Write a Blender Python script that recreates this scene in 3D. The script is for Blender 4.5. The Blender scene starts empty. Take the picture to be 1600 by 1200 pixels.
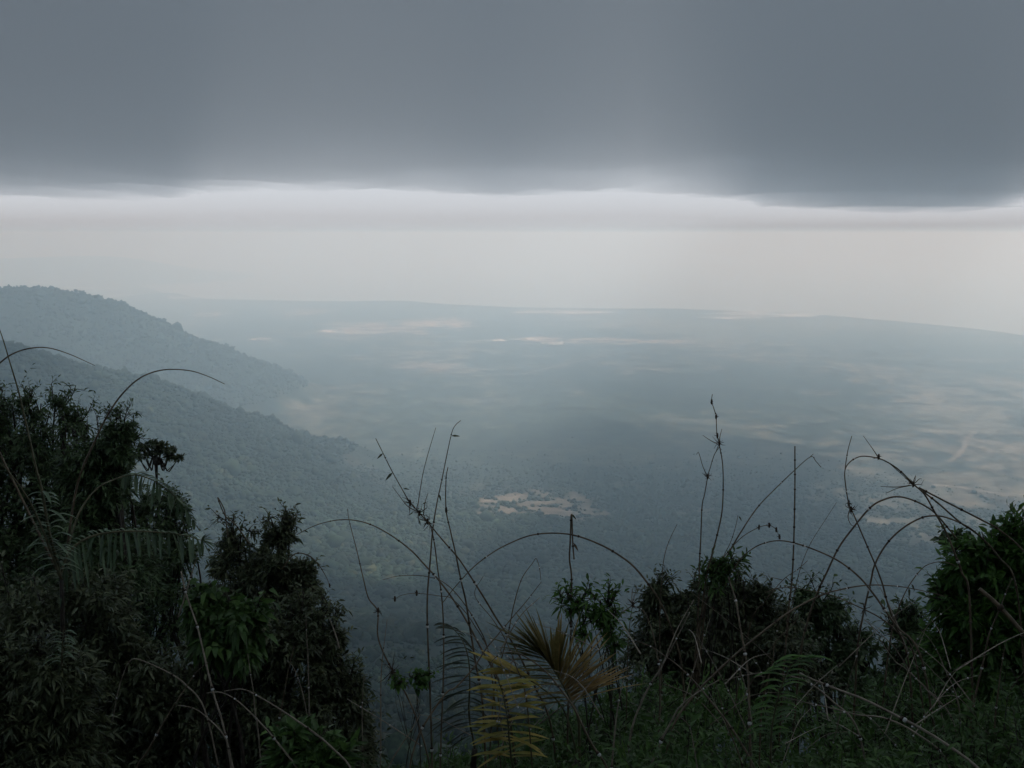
import bpy, math, random
import numpy as np
from mathutils import Vector, Matrix

R = math.radians
S = bpy.context.scene
COL = S.collection
random.seed(7)
RNG = np.random.default_rng(7)

# ------------------------------------------------------------------ camera
F = 1570.0                      # focal length in photo pixels (photo is 1600 wide)
EYE = 366.0                     # photo row of the eye level
CAM = np.array([0.0, 0.0, 1000.0])
PITCH = math.atan((600.0 - EYE) / F)
cd = bpy.data.cameras.new("camera")
cd.sensor_width = 36.0
cd.lens = 36.0 * F / 1600.0
cd.clip_start = 0.05
cd.clip_end = 400000.0
cam = bpy.data.objects.new("camera", cd)
COL.objects.link(cam)
cam.location = CAM.tolist()
cam.rotation_euler = (math.pi / 2 - PITCH, 0, 0)
S.camera = cam

# ------------------------------------------------------------------ sky, sun, exposure
SUN_EL, SUN_AZ = R(57), R(80)      # azimuth from +Y towards +X
W = bpy.data.worlds.new("World")
S.world = W
W.use_nodes = True
wn, wl = W.node_tree.nodes, W.node_tree.links
wn.clear()
sky = wn.new("ShaderNodeTexSky")
sky.sky_type = 'NISHITA'
sky.sun_disc = False
sky.sun_elevation = SUN_EL
sky.sun_rotation = SUN_AZ
sky.air_density = 1.0
sky.dust_density = 1.5
sky.ozone_density = 1.0
hsv = wn.new("ShaderNodeHueSaturation")
hsv.inputs["Saturation"].default_value = 0.16
bg = wn.new("ShaderNodeBackground")
bg.inputs["Strength"].default_value = 0.10
wo = wn.new("ShaderNodeOutputWorld")
wl.new(sky.outputs[0], hsv.inputs["Color"])
ovc = wn.new("ShaderNodeMix"); ovc.data_type = 'RGBA'      # thin high overcast veils the clear sky
ovc.inputs[0].default_value = 0.75
ovc.inputs[7].default_value = (6.4, 7.0, 7.75, 1)
wl.new(hsv.outputs[0], ovc.inputs[6])
wl.new(ovc.outputs[2], bg.inputs["Color"])
wl.new(bg.outputs[0], wo.inputs[0])

sd = bpy.data.lights.new("sun", 'SUN')
sd.energy = 4.4
sd.angle = R(6)
sd.color = (1.0, 0.975, 0.945)
sun = bpy.data.objects.new("sun", sd)
COL.objects.link(sun)
dv = Vector((math.sin(SUN_AZ) * math.cos(SUN_EL), math.cos(SUN_AZ) * math.cos(SUN_EL), math.sin(SUN_EL)))
sun.rotation_euler = dv.to_track_quat('Z', 'Y').to_euler()
sun.location = (0, 0, 5000)

S.view_settings.view_transform = 'Standard'
S.view_settings.look = 'None'
S.view_settings.exposure = 0.26
S.view_settings.gamma = 1.0
S.view_settings.use_curve_mapping = False
S.render.engine = 'CYCLES'
S.cycles.use_denoising = True
S.cycles.max_bounces = 8
S.cycles.diffuse_bounces = 2
S.cycles.glossy_bounces = 2
S.cycles.transmission_bounces = 2
S.cycles.transparent_max_bounces = 8
S.cycles.volume_bounces = 3

# ------------------------------------------------------------------ helpers
CP, SP = math.cos(PITCH), math.sin(PITCH)

def P(px, py, D):
    """photo pixel + distance along the view axis -> world point"""
    a, b = (px - 800.0) / F, (600.0 - py) / F
    return np.array([D * a, D * (CP + b * SP), CAM[2] + D * (-SP + b * CP)])

def PR(px, py, d):
    """photo pixel + horizontal range -> world point"""
    p = P(px, py, 1.0) - CAM
    return CAM + p * (d / math.hypot(p[0], p[1]))

def PZ(px, py, z=0.0):
    """photo pixel -> where its ray meets height z"""
    p = P(px, py, 1.0) - CAM
    return CAM + p * ((z - CAM[2]) / p[2])

def tag(o, label=None, cat=None, group=None, kind=None):
    if label: o["label"] = label
    if cat: o["category"] = cat
    if group: o["group"] = group
    if kind: o["kind"] = kind
    return o

def mesh_obj(name, V, faces, mats, parent=None, smooth=False, fmat=None, attr=None):
    """V (n,3); faces: (m,k) array or list of such arrays; one mesh object"""
    if not isinstance(faces, (list, tuple)):
        faces = [faces]
    faces = [np.asarray(f, dtype=np.int32) for f in faces if len(f)]
    me = bpy.data.meshes.new(name)
    V = np.asarray(V, dtype=np.float32)
    loops = np.concatenate([f.ravel() for f in faces])
    tot = np.concatenate([np.full(len(f), f.shape[1], dtype=np.int32) for f in faces])
    st = np.concatenate([[0], np.cumsum(tot)[:-1]]).astype(np.int32)
    me.vertices.add(len(V)); me.vertices.foreach_set("co", V.ravel())
    me.loops.add(len(loops)); me.loops.foreach_set("vertex_index", loops)
    me.polygons.add(len(tot)); me.polygons.foreach_set("loop_start", st); me.polygons.foreach_set("loop_total", tot)
    if fmat is not None:
        me.polygons.foreach_set("material_index", np.asarray(fmat, dtype=np.int32))
    if smooth:
        me.polygons.foreach_set("use_smooth", np.ones(len(tot), dtype=bool))
    for m in (mats if isinstance(mats, (list, tuple)) else [mats]):
        me.materials.append(m)
    if attr is not None:
        for k, a in attr.items():
            a = np.asarray(a, dtype=np.float32)
            if a.ndim == 2:
                at = me.attributes.new(k, 'FLOAT_COLOR', 'POINT')
                at.data.foreach_set("color", np.concatenate([a, np.ones((len(a), 1), np.float32)], 1).ravel())
            else:
                at = me.attributes.new(k, 'FLOAT', 'POINT')
                at.data.foreach_set("value", a)
    me.update(calc_edges=True)
    o = bpy.data.objects.new(name, me)
    COL.objects.link(o)
    if parent is not None:
        o.parent = parent
        o.matrix_parent_inverse = Matrix.Translation(-Vector(parent.location))
    return o

def empty(name, loc):
    o = bpy.data.objects.new(name, None)
    o.empty_display_size = 0.1
    COL.objects.link(o)
    o.location = [float(c) for c in loc]
    return o

def vnoise(x, y, seed=0):
    """value noise, vectorised"""
    xi, yi = np.floor(x).astype(np.int64), np.floor(y).astype(np.int64)
    fx, fy = x - xi, y - yi
    fx = fx * fx * (3 - 2 * fx); fy = fy * fy * (3 - 2 * fy)
    def h(a, b):
        n = (a * 374761393 + b * 668265263 + seed * 974711) & 0xffffffff
        n = ((n ^ (n >> 13)) * 1274126177) & 0xffffffff
        return ((n ^ (n >> 16)) & 0xffff) / 65535.0
    return (h(xi, yi) * (1 - fx) + h(xi + 1, yi) * fx) * (1 - fy) + (h(xi, yi + 1) * (1 - fx) + h(xi + 1, yi + 1) * fx) * fy

def fbm(x, y, oct=4, seed=0):
    s, a, t = 0, 0.5, 0
    for i in range(oct):
        s = s + a * vnoise(x, y, seed + i * 17); t += a
        x, y, a = x * 2.03 + 11.3, y * 2.03 + 5.7, a * 0.5
    return s / t            # 0..1

def sstep(a, b, x):
    t = np.clip((x - a) / (b - a), 0, 1)
    return t * t * (3 - 2 * t)

def node_mat(name):
    m = bpy.data.materials.new(name)
    m.use_nodes = True
    nt = m.node_tree
    b = nt.nodes["Principled BSDF"]
    return m, nt.nodes, nt.links, b

# ------------------------------------------------------------------ terrain
def ridge_pts(L):
    return np.array([PR(a, b, d) for a, b, d in L])

RIDGES = [
    (ridge_pts([(-700, 500, 6000), (-300, 462, 6400), (0, 457, 6500), (70, 453, 6500), (120, 457, 6500), (160, 468, 6450), (190, 485, 6400),
                (260, 524, 6250), (330, 554, 6150), (400, 582, 6200), (455, 602, 6200), (520, 622, 6250)]), 0.55),
    (ridge_pts([(-700, 520, 3600), (-200, 520, 3900), (0, 541, 4000), (50, 556, 4000), (110, 574, 4050), (200, 590, 4100), (262, 611, 4150),
                (320, 632, 4250), (400, 650, 4300), (480, 672, 4350), (545, 702, 4300), (610, 738, 4200)]), 0.5),
]
COAST = [PZ(*p) for p in [(-900, 430), (-300, 436), (0, 438), (120, 442), (215, 447), (250, 455), (262, 462), (340, 468), (470, 471), (640, 472), (670, 477),
                          (800, 481), (1040, 482), (1110, 484), (1270, 490), (1400, 501), (1500, 512), (1600, 524), (1900, 556), (2600, 620)]]
COAST_AZ = np.array([math.atan2(p[0], p[1]) for p in COAST])
COAST_R = np.array([math.hypot(p[0], p[1]) for p in COAST])

def seg_height(x, y, pts, slope):
    best = np.full(x.shape, -1e9)
    for a, b in zip(pts[:-1], pts[1:]):
        dx, dy = b[0] - a[0], b[1] - a[1]
        t = np.clip(((x - a[0]) * dx + (y - a[1]) * dy) / (dx * dx + dy * dy), 0, 1)
        d = np.hypot(x - a[0] - t * dx, y - a[1] - t * dy)
        h = a[2] + t * (b[2] - a[2])
        d2 = np.sqrt(d * d + 60.0 ** 2) - 60.0
        best = np.maximum(best, h - slope * d2 + 0.00004 * np.minimum(d2, 1500) ** 2)
    return best

PROF_S = np.array([-1e6, 2.4, 4.0, 9, 20, 60, 150, 400, 800, 1300, 1900, 2600, 3600, 4400, 1e6])
PROF_Z = np.array([998.4, 998.4, 997.4, 993.2, 983, 949, 880, 720, 535, 345, 185, 78, 15, 0, 0])

def coast_r(az):
    return np.interp(az, COAST_AZ, COAST_R)

def height(x, y):
    x = np.asarray(x, float); y = np.asarray(y, float)
    r = np.hypot(x, y)
    az = np.arctan2(x, y)
    s = y + 0.10 * np.abs(x) * (x > 0) - 0.42 * np.minimum(np.maximum(350 - x, 0), 1900) * sstep(60, 1500, r)
    n = fbm(x / 700.0, y / 700.0, 5, 3) - 0.5
    w = sstep(60, 600, r)
    z = np.interp(s + n * 300 * w, PROF_S, PROF_Z)
    plain = 6 + 14 * (fbm(x / 1800.0, y / 1800.0, 4, 9) - 0.5)
    for pts, sl in RIDGES:
        z = np.maximum(z, seg_height(x, y, pts, sl) + 70 * n * w - 10 - 55 * np.abs(fbm(x / 420.0, y / 420.0, 4, 14) * 2 - 1) * w + 20)
    z = np.maximum(z, plain) + 0.0
    # small coastal hills
    for px, py, d, rad, hh in [(600, 476, 14100, 900, 60), (250, 456, 17200, 450, 55), (60, 425, 25500, 2800, 260), (190, 425, 26500, 1700, 250),
                               (-150, 425, 25500, 3200, 260), (130, 430, 24000, 1500, 110)]:
        c = PR(px, py, d)
        z = z + hh * np.exp(-((x - c[0]) ** 2 + (y - c[1]) ** 2) / (rad * rad))
    # the shore: land sinks below the water line
    edge = coast_r(az) + 500 * (fbm(x / 1500.0, y / 1500.0, 3, 21) - 0.5)
    z = z - 26 * sstep(-100, 300, r - edge) * (z < 40)
    # land beyond the bay on the left
    far = sstep(0.02, -0.03, az + 0.35 + 0.10 * (fbm(x / 5000.0, y / 5000.0, 3, 33) - 0.5)) * sstep(19000, 20500, r) * sstep(34000, 30000, r)
    z = np.where(r > edge, np.maximum(z, -12 + 16 * far * (0.45 + fbm(x / 2500.0, y / 900.0, 3, 5)) + (z + 20) * 0), z)
    return z

# ground colour (real surface colour, no shading)
CLEAR = [  # photo px, py, half width px, half height px, colour, strength
    (845, 798, 105, 26, (.27, .20, .13), 1.7), (890, 815, 70, 14, (.27, .20, .13), 1.7), (800, 812, 40, 10, (.22, .17, .10), .6),
    (940, 713, 150, 20, (.17, .16, .08), .8), (1180, 725, 90, 14, (.18, .16, .09), .6), (470, 782, 40, 9, (.20, .19, .13), .6),
    (620, 512, 120, 11, (.42, .31, .22), .9), (690, 505, 60, 8, (.46, .36, .26), .8), (560, 520, 60, 4, (.5, .4, .3), .8), (515, 518, 12, 2.2, (.8, .78, .72), 1),
    (408, 531, 20, 2.2, (.75, .70, .6), 1), (328, 492, 26, 3.5, (.6, .5, .4), .8), (480, 489, 50, 5, (.42, .32, .24), .6),
    (670, 575, 80, 7, (.36, .26, .19), .8), (720, 578, 40, 5, (.36, .28, .2), .7),
    (900, 533, 130, 6, (.50, .38, .27), .8), (778, 532, 13, 2.0, (.85, .82, .75), 1), (830, 530, 12, 1.6, (.8, .78, .7), 1), (865, 537, 20, 2.0, (.7, .65, .55), 1),
    (1040, 535, 60, 4, (.45, .35, .26), .6), (880, 488, 80, 3.0, (.75, .76, .74), 1), (1190, 491, 90, 4.5, (.72, .74, .74), .9), (1150, 497, 60, 2.5, (.75, .75, .74), .9),
    (1275, 615, 40, 5, (.34, .27, .2), .6), (1420, 640, 110, 8, (.26, .22, .15), .5), (1560, 600, 90, 8, (.28, .23, .17), .5),
    (1560, 720, 90, 40, (.34, .24, .15), .5), (1480, 760, 110, 16, (.28, .21, .13), .45), (1330, 740, 50, 12, (.28, .20, .13), .6), (1440, 800, 60, 14, (.28, .20, .13), .5),
    (1560, 790, 80, 20, (.30, .21, .13), .6), (1340, 700, 60, 8, (.22, .18, .12), .5),
    (200, 462, 60, 2.5, (.7, .7, .68), .9), (120, 452, 80, 2.0, (.7, .7, .68), .9), (60, 446, 80, 2, (.7, .7, .68), .9), (310, 466, 60, 1.6, (.7, .7, .68), .9),
]

TRACKS = [[PZ(*q) for q in t] for t in (
    [(1482, 724), (1496, 714), (1508, 700), (1510, 688), (1522, 676)],
    [(1460, 760), (1500, 764), (1545, 772), (1600, 776)],
    [(1060, 560), (1140, 556), (1200, 540), (1290, 520)],
    [(700, 590), (820, 585), (930, 560), (1040, 540), (1180, 545)])]
_g = np.random.default_rng(12)
for _ in range(110):      # scattered small fields and bare patches
    _py = _g.uniform(496, 800)
    _k = (_py - 470) / 330
    CLEAR.append((_g.uniform(180 + 300 * _k, 1700), _py, _g.uniform(14, 60), _g.uniform(1.2, 3.0) + 7 * _k * _g.random(), [(.30, .23, .16), (.24, .20, .14), (.20, .19, .11), (.34, .26, .2)][_g.integers(4)], _g.uniform(.2, .8) * (1 if _py < 600 else .5)))

def ground_colour(x, y, z):
    n1 = fbm(x / 900.0, y / 1600.0, 4, 41)
    n2 = fbm(x / 140.0, y / 140.0, 4, 42)
    n3 = fbm(x / 2600.0, y / 2600.0, 3, 43)
    slope = sstep(60, 160, z)
    forest = np.array([.013, .021, .016]); dry = np.array([.105, .098, .075]); green = np.array([.034, .046, .032])
    n4 = fbm(x / 45.0, y / 70.0, 3, 44)
    c = forest[None] * (0.25 + 1.5 * n2[:, None])
    mixp = (sstep(.50, .68, n1 * .45 + n2 * .3 + n3 * .1 + n4 * .15) * (1 - slope))[:, None]
    c = c * (1 - mixp) + dry * mixp
    m2 = (sstep(.45, .7, n3) * (1 - slope) * .6)[:, None]
    c = c * (1 - m2) + green * (0.2 + 1.6 * n4[:, None]) * m2
    rr = np.hypot(x, y)
    p = np.stack([x, y, z - CAM[2]], 1)
    u, v, wv = p[:, 0], p[:, 1] * SP + p[:, 2] * CP, p[:, 1] * CP - p[:, 2] * SP
    for px, py, hw, hh, col, st in CLEAR:
        a = PZ(px - hw, py); b = PZ(px + hw, py); t = PZ(px, py - hh); q = PZ(px, py + hh)
        cx, cy = (t[0] + q[0]) / 2, (t[1] + q[1]) / 2
        ax, ay = abs(b[0] - a[0]) / 2, abs(t[1] - q[1]) / 2
        dx, dy = (x - cx) / ax, (y - cy) / ay
        near = (np.abs(dx) < 2) & (np.abs(dy) < 2)
        if not near.any():
            continue
        fx, fy = x[near], y[near]
        wob = fbm(fx / (ax * .35), fy / (ay * .5), 4, int(px) + int(py)) - 0.5
        d = np.hypot(dx[near], dy[near]) + wob * 1.3
        m = (sstep(1.0, .72, d) * st * (.65 if py < 560 else .34) * (sstep(.34, .5, fbm(fx / (ax * .3), fy / (ay * .22), 4, int(px) + 3)) if hh < 6 else sstep(.38, .56, fbm(fx / (ax * .16), fy / (ay * .16), 4, int(px)))))[:, None]
        m = m * (z[near] < 90)[:, None]
        c[near] = c[near] * (1 - m) + (np.array(col) * .72 + .28 * np.mean(col)) * .85 * m
    for trk in TRACKS:
        for a, b in zip(trk[:-1], trk[1:]):
            dx, dy = b[0] - a[0], b[1] - a[1]
            near = (np.minimum(a[0], b[0]) - 60 < x) & (x < np.maximum(a[0], b[0]) + 60) & (np.minimum(a[1], b[1]) - 60 < y) & (y < np.maximum(a[1], b[1]) + 60)
            fx, fy = x[near], y[near]
            t = np.clip(((fx - a[0]) * dx + (fy - a[1]) * dy) / (dx * dx + dy * dy), 0, 1)
            d = np.hypot(fx - a[0] - t * dx, fy - a[1] - t * dy)
            m = sstep(16, 6, d)[:, None] * .3
            c[near] = c[near] * (1 - m) + np.array([.33, .27, .21]) * m
    return c

def polar_ground():
    az = np.concatenate([np.radians(np.arange(-42, 42, 0.125)), np.radians(np.arange(42, 318, 3.0))])
    rr = np.concatenate([np.linspace(0.6, 6, 14), 6 * (2000 / 6.0) ** (np.arange(1, 240) / 240.0), 2000 * (24000 / 2000.0) ** (np.arange(0, 560) / 560.0), 24000 * (75000 / 24000.) ** (np.arange(0, 60) / 59.0)])
    A, Q = np.meshgrid(az, rr)
    x, y = (Q * np.sin(A)).ravel(), (Q * np.cos(A)).ravel()
    z = height(x, y)
    col = ground_colour(x, y, z)
    V = np.stack([x, y, z], 1)
    na, nr = len(az), len(rr)
    i = np.arange(nr - 1)[:, None] * na; j = np.arange(na)[None, :]; k = (j + 1) % na
    Q4 = np.stack([i + j, i + k, i + na + k, i + na + j], -1).reshape(-1, 4)
    V = np.concatenate([V, [[0, 0, float(height(0, 0))]]]); col = np.concatenate([col, [[.05, .06, .03]]])
    c = len(V) - 1
    T3 = np.stack([np.full(na, c), k[0] if k.ndim > 1 else k, j[0]], -1)
    return V, [Q4[:, ::-1], T3[:, ::-1]], col

m_ground, n_, l_, b_ = node_mat("ground_soil_and_forest")
at = n_.new("ShaderNodeAttribute"); at.attribute_name = "colour"
geo = n_.new("ShaderNodeNewGeometry")
vor = n_.new("ShaderNodeTexVoronoi"); vor.inputs["Scale"].default_value = 0.055
nz = n_.new("ShaderNodeTexNoise"); nz.inputs["Scale"].default_value = 0.02; nz.inputs["Detail"].default_value = 5
l_.new(geo.outputs["Position"], vor.inputs["Vector"]); l_.new(geo.outputs["Position"], nz.inputs["Vector"])
mr = n_.new("ShaderNodeMapRange"); mr.inputs[3].default_value = 1.45; mr.inputs[4].default_value = 0.35
l_.new(vor.outputs["Distance"], mr.inputs[0])
mm = n_.new("ShaderNodeMix"); mm.data_type = 'RGBA'; mm.blend_type = 'MULTIPLY'; mm.inputs[0].default_value = 0.5
l_.new(at.outputs["Color"], mm.inputs[6])
cmb = n_.new("ShaderNodeCombineColor")
for q in range(3): l_.new(mr.outputs[0], cmb.inputs[q])
l_.new(cmb.outputs[0], mm.inputs[7])
nz.inputs["Scale"].default_value = 0.011; nz.inputs["Roughness"].default_value = .68
mr2 = n_.new("ShaderNodeMapRange"); mr2.inputs[1].default_value = .32; mr2.inputs[2].default_value = .68; mr2.inputs[3].default_value = .35; mr2.inputs[4].default_value = 1.75
l_.new(nz.outputs[0], mr2.inputs[0])
vm = n_.new("ShaderNodeVectorMath"); vm.operation = 'SCALE'
l_.new(mm.outputs[2], vm.inputs[0]); l_.new(mr2.outputs[0], vm.inputs["Scale"])
l_.new(vm.outputs[0], b_.inputs["Base Color"])
b_.inputs["Roughness"].default_value = 0.9
b_.inputs["Specular IOR Level"].default_value = 0.1

V_, F_, C_ = polar_ground()
tag(mesh_obj("ground", V_, F_, m_ground, smooth=True, attr={"colour": C_}), kind="structure")

m_sea, n_, l_, b_ = node_mat("sea_water")
b_.inputs["Base Color"].default_value = (.10, .13, .13, 1)
b_.inputs["Roughness"].default_value = 0.18
b_.inputs["IOR"].default_value = 1.33
tc = n_.new("ShaderNodeNewGeometry"); nz = n_.new("ShaderNodeTexNoise"); nz.inputs["Scale"].default_value = 0.02; nz.inputs["Detail"].default_value = 4
bp = n_.new("ShaderNodeBump"); bp.inputs["Strength"].default_value = 0.25; bp.inputs["Distance"].default_value = 3
l_.new(tc.outputs["Position"], nz.inputs["Vector"]); l_.new(nz.outputs[0], bp.inputs["Height"]); l_.new(bp.outputs[0], b_.inputs["Normal"])
gx = np.linspace(-110000, 110000, 23); gy = np.linspace(6000, 160000, 16)
GX, GY = np.meshgrid(gx, gy)
ii = (np.arange(15)[:, None] * 23 + np.arange(22)[None]).ravel()
tag(mesh_obj("sea", np.stack([GX.ravel(), GY.ravel(), np.zeros(GX.size)], 1), np.stack([ii, ii + 1, ii + 24, ii + 23], 1), m_sea), kind="structure")


# ------------------------------------------------------------------ the forest on the slopes and the plain
ICO12 = np.array([(0, 0, -1), (.7236, -.5257, -.4472), (-.2764, -.8506, -.4472), (-.8944, 0, -.4472), (-.2764, .8506, -.4472), (.7236, .5257, -.4472),
                  (.2764, -.8506, .4472), (-.7236, -.5257, .4472), (-.7236, .5257, .4472), (.2764, .8506, .4472), (.8944, 0, .4472), (0, 0, 1)])
ICOF = np.array([(0, 1, 2), (1, 0, 5), (0, 2, 3), (0, 3, 4), (0, 4, 5), (1, 5, 10), (2, 1, 6), (3, 2, 7), (4, 3, 8), (5, 4, 9), (1, 10, 6), (2, 6, 7), (3, 7, 8),
                 (4, 8, 9), (5, 9, 10), (6, 10, 11), (7, 6, 11), (8, 7, 11), (9, 8, 11), (10, 9, 11)])
def ico_sub(V, Fc):
    V = [tuple(v) for v in V]; cache = {}; out = []
    def mid(a, b):
        k = (min(a, b), max(a, b))
        if k not in cache:
            m = (np.array(V[a]) + np.array(V[b])) / 2; V.append(tuple(m / np.linalg.norm(m))); cache[k] = len(V) - 1
        return cache[k]
    for a, b, c in Fc:
        ab, bc, ca = mid(a, b), mid(b, c), mid(c, a)
        out += [(a, ab, ca), (b, bc, ab), (c, ca, bc), (ab, bc, ca)]
    return np.array(V), np.array(out)
ICO42, ICOF42 = ico_sub(ICO12, ICOF)

def crowns(n, r0, r1, tv, tf, seed, rmin, rmax):
    g = np.random.default_rng(seed)
    az = np.radians(g.uniform(-31, 31, n))
    # even on screen: sample by the angle of depression
    r = np.exp(g.uniform(math.log(r0), math.log(r1), n))
    x, y = r * np.sin(az), r * np.cos(az)
    z = height(x, y)
    keep = g.random(n) < np.where(z > 70, 1.0, np.clip(1.5 - 2.4 * (fbm(x / 700.0, y / 1100.0, 4, 77) - .2), .12, 1) * sstep(5200, 3300, r))
    keep &= (ground_colour(x, y, z)[:, 0] < g.uniform(.035, .085, n))
    keep &= z > 2
    x, y, z, r = x[keep], y[keep], z[keep], r[keep]
    n = len(x)
    rad = rmin * np.exp(.46 * g.standard_normal(n)) * 1.25 * np.where(z > 70, 1 + .05 * np.maximum(r - 2500, 0) / 1000, .25 + .65 * sstep(5000, 3000, r))
    hh = rad * g.uniform(.55, 1.0, n)
    T = tv[None] * (1 + .28 * g.standard_normal((n, len(tv), 1)))
    T = T * np.stack([rad, rad * g.uniform(.8, 1.2, n), hh], -1)[:, None]
    T = T + np.stack([x, y, z + .55 * hh], -1)[:, None]
    Fc = (tf[None] + (np.arange(n) * len(tv))[:, None, None]).reshape(-1, 3)
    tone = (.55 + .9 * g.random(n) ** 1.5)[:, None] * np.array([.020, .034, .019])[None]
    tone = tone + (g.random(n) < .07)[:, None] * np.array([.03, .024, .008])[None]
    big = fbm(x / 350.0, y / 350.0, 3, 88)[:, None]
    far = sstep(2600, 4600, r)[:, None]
    tone = tone * (1 - far) + far * np.array([.011, .018, .014])  # far crowns painted darker and more even, muting their sunlit contrast
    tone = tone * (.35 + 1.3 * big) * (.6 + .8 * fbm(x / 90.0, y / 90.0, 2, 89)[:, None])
    return T.reshape(-1, 3), Fc, np.repeat(tone, len(tv), 0)

g7 = np.random.default_rng(77)      # nearest trees: crowns built of several unequal lumps
lv, lf = [], []
for _k in range(9):
    a_ = unit_ = g7.standard_normal(3); a_ = a_ / np.linalg.norm(a_); a_[2] = abs(a_[2]) * .8 - .15
    lv.append(ICO12 * (.30 + .22 * g7.random()) + a_ * .72); lf.append(ICOF + 12 * _k)
A_ = crowns(17000, 180, 1250, np.concatenate(lv), np.concatenate(lf), 5, 3.2, 6.0)
A2 = crowns(16000, 180, 1600, ICO42, ICOF42, 8, 2.6, 5.0)
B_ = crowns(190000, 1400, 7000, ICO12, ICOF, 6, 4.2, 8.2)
m_forest, n_, l_, b_ = node_mat("forest_leaves")
at = n_.new("ShaderNodeAttribute"); at.attribute_name = "colour"
geo = n_.new("ShaderNodeNewGeometry"); nz = n_.new("ShaderNodeTexNoise"); nz.inputs["Scale"].default_value = 0.45; nz.inputs["Detail"].default_value = 3
l_.new(geo.outputs["Position"], nz.inputs["Vector"])
mr = n_.new("ShaderNodeMapRange"); mr.inputs[1].default_value = .3; mr.inputs[2].default_value = .7; mr.inputs[3].default_value = .35; mr.inputs[4].default_value = 1.6
l_.new(nz.outputs[0], mr.inputs[0])
vm = n_.new("ShaderNodeVectorMath"); vm.operation = 'SCALE'
l_.new(at.outputs["Color"], vm.inputs[0]); l_.new(mr.outputs[0], vm.inputs["Scale"])
l_.new(vm.outputs[0], b_.inputs["Base Color"])
b_.inputs["Roughness"].default_value = 0.85; b_.inputs["Specular IOR Level"].default_value = 0.15
A_ = (np.concatenate([A_[0], A2[0]]), np.concatenate([A_[1], A2[1] + len(A_[0])]), np.concatenate([A_[2], A2[2]]))
na = len(A_[0])
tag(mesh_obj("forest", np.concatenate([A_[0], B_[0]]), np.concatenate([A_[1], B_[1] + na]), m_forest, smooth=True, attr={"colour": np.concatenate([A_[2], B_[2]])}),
    label="dense hazy rainforest covering the slopes and plain", cat="forest", kind="stuff")

# ------------------------------------------------------------------ cloud deck and haze
def cloud():
    nx, ny = 220, 150
    edge_px = np.array([-900, 0, 150, 270, 340, 430, 520, 660, 780, 900, 1000, 1100, 1190, 1300, 1420, 1540, 1600, 2500])
    edge_py = np.array([306, 302, 303, 303, 291, 288, 286, 289, 297, 291, 284, 295, 311, 317, 322, 318, 308, 306]) + CLOUD_SHIFT
    az_e = np.arctan((edge_px - 800) / F)
    H = CLOUD_H
    u = np.concatenate([np.linspace(-60, -31, 20), np.linspace(-30, 30, nx - 40), np.linspace(31, 60, 20)])
    az = np.radians(u)
    el = np.interp(az, az_e, (EYE - edge_py) / F)
    re = H / np.maximum(el, .02)
    t = np.linspace(0, 1, ny) ** 0.6
    # r from behind the camera out to the edge, in strips of x
    X = np.tan(np.clip(az, -1.2, 1.2))[None] * re[None] * np.cos(az)[None] * np.ones((ny, 1))
    Yf = (re * np.cos(az))[None]
    Y = -9000 + (Yf + 9000) * t[:, None]
    d = Yf - Y
    bumps = (fbm(X / 420, Y / 600, 4, 61) - .5)
    zb = CAM[2] + H + 32 * bumps * sstep(6000, 600, d) + 24 * (fbm(X / 75, Y / 260, 4, 62) - .5) * sstep(1600, 100, d)
    th = CLOUD_T * (0.62 + .76 * fbm(X / 1300, Y / 1300, 3, 63)) + 300 * sstep(900, -1500, Y)  # last term: unseen extra thickness behind the camera, added to dim the near light
    Yt = Y + CLOUD_LEAN * sstep(2600, 0, d)          # unseen overhang, shaped to shade the cloud's own lower edge
    zt = zb + th
    V = np.concatenate([np.stack([X, Y, zb], -1).reshape(-1, 3), np.stack([X, Yt, zt], -1).reshape(-1, 3)])
    n = nx
    i = np.arange(ny - 1)[:, None] * n; j = np.arange(n - 1)[None]
    q = np.stack([i + j, i + j + 1, i + j + 1 + n, i + j + n], -1).reshape(-1, 4)
    off = nx * ny
    rim = np.concatenate([np.arange(n), np.arange(1, ny) * n + n - 1, (ny - 1) * n + np.arange(n - 2, -1, -1), np.arange(ny - 2, 0, -1) * n])
    r2 = np.roll(rim, -1)
    side = np.stack([rim, rim + off, r2 + off, r2], 1)
    return V, [q[:, ::-1], q + off, side]

CLOUD_H, CLOUD_T, CLOUD_SHIFT, CLOUD_LEAN = 105.0, 2120.0, 15.0, 1000.0
m_cloud = bpy.data.materials.new("cloud_vapour")
m_cloud.use_nodes = True
n_, l_ = m_cloud.node_tree.nodes, m_cloud.node_tree.links
n_.clear()
ou = n_.new("ShaderNodeOutputMaterial"); pv = n_.new("ShaderNodeVolumePrincipled")
pv.inputs["Color"].default_value = (.80, .862, .925, 1); pv.inputs["Density"].default_value = 0.0012
pv.inputs["Density Attribute"].default_value = ""
pv.inputs["Anisotropy"].default_value = 0.0
l_.new(pv.outputs[0], ou.inputs["Volume"])
V_, F_ = cloud()
tag(mesh_obj("clouds", V_, F_, m_cloud, smooth=True), kind="structure")

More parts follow.
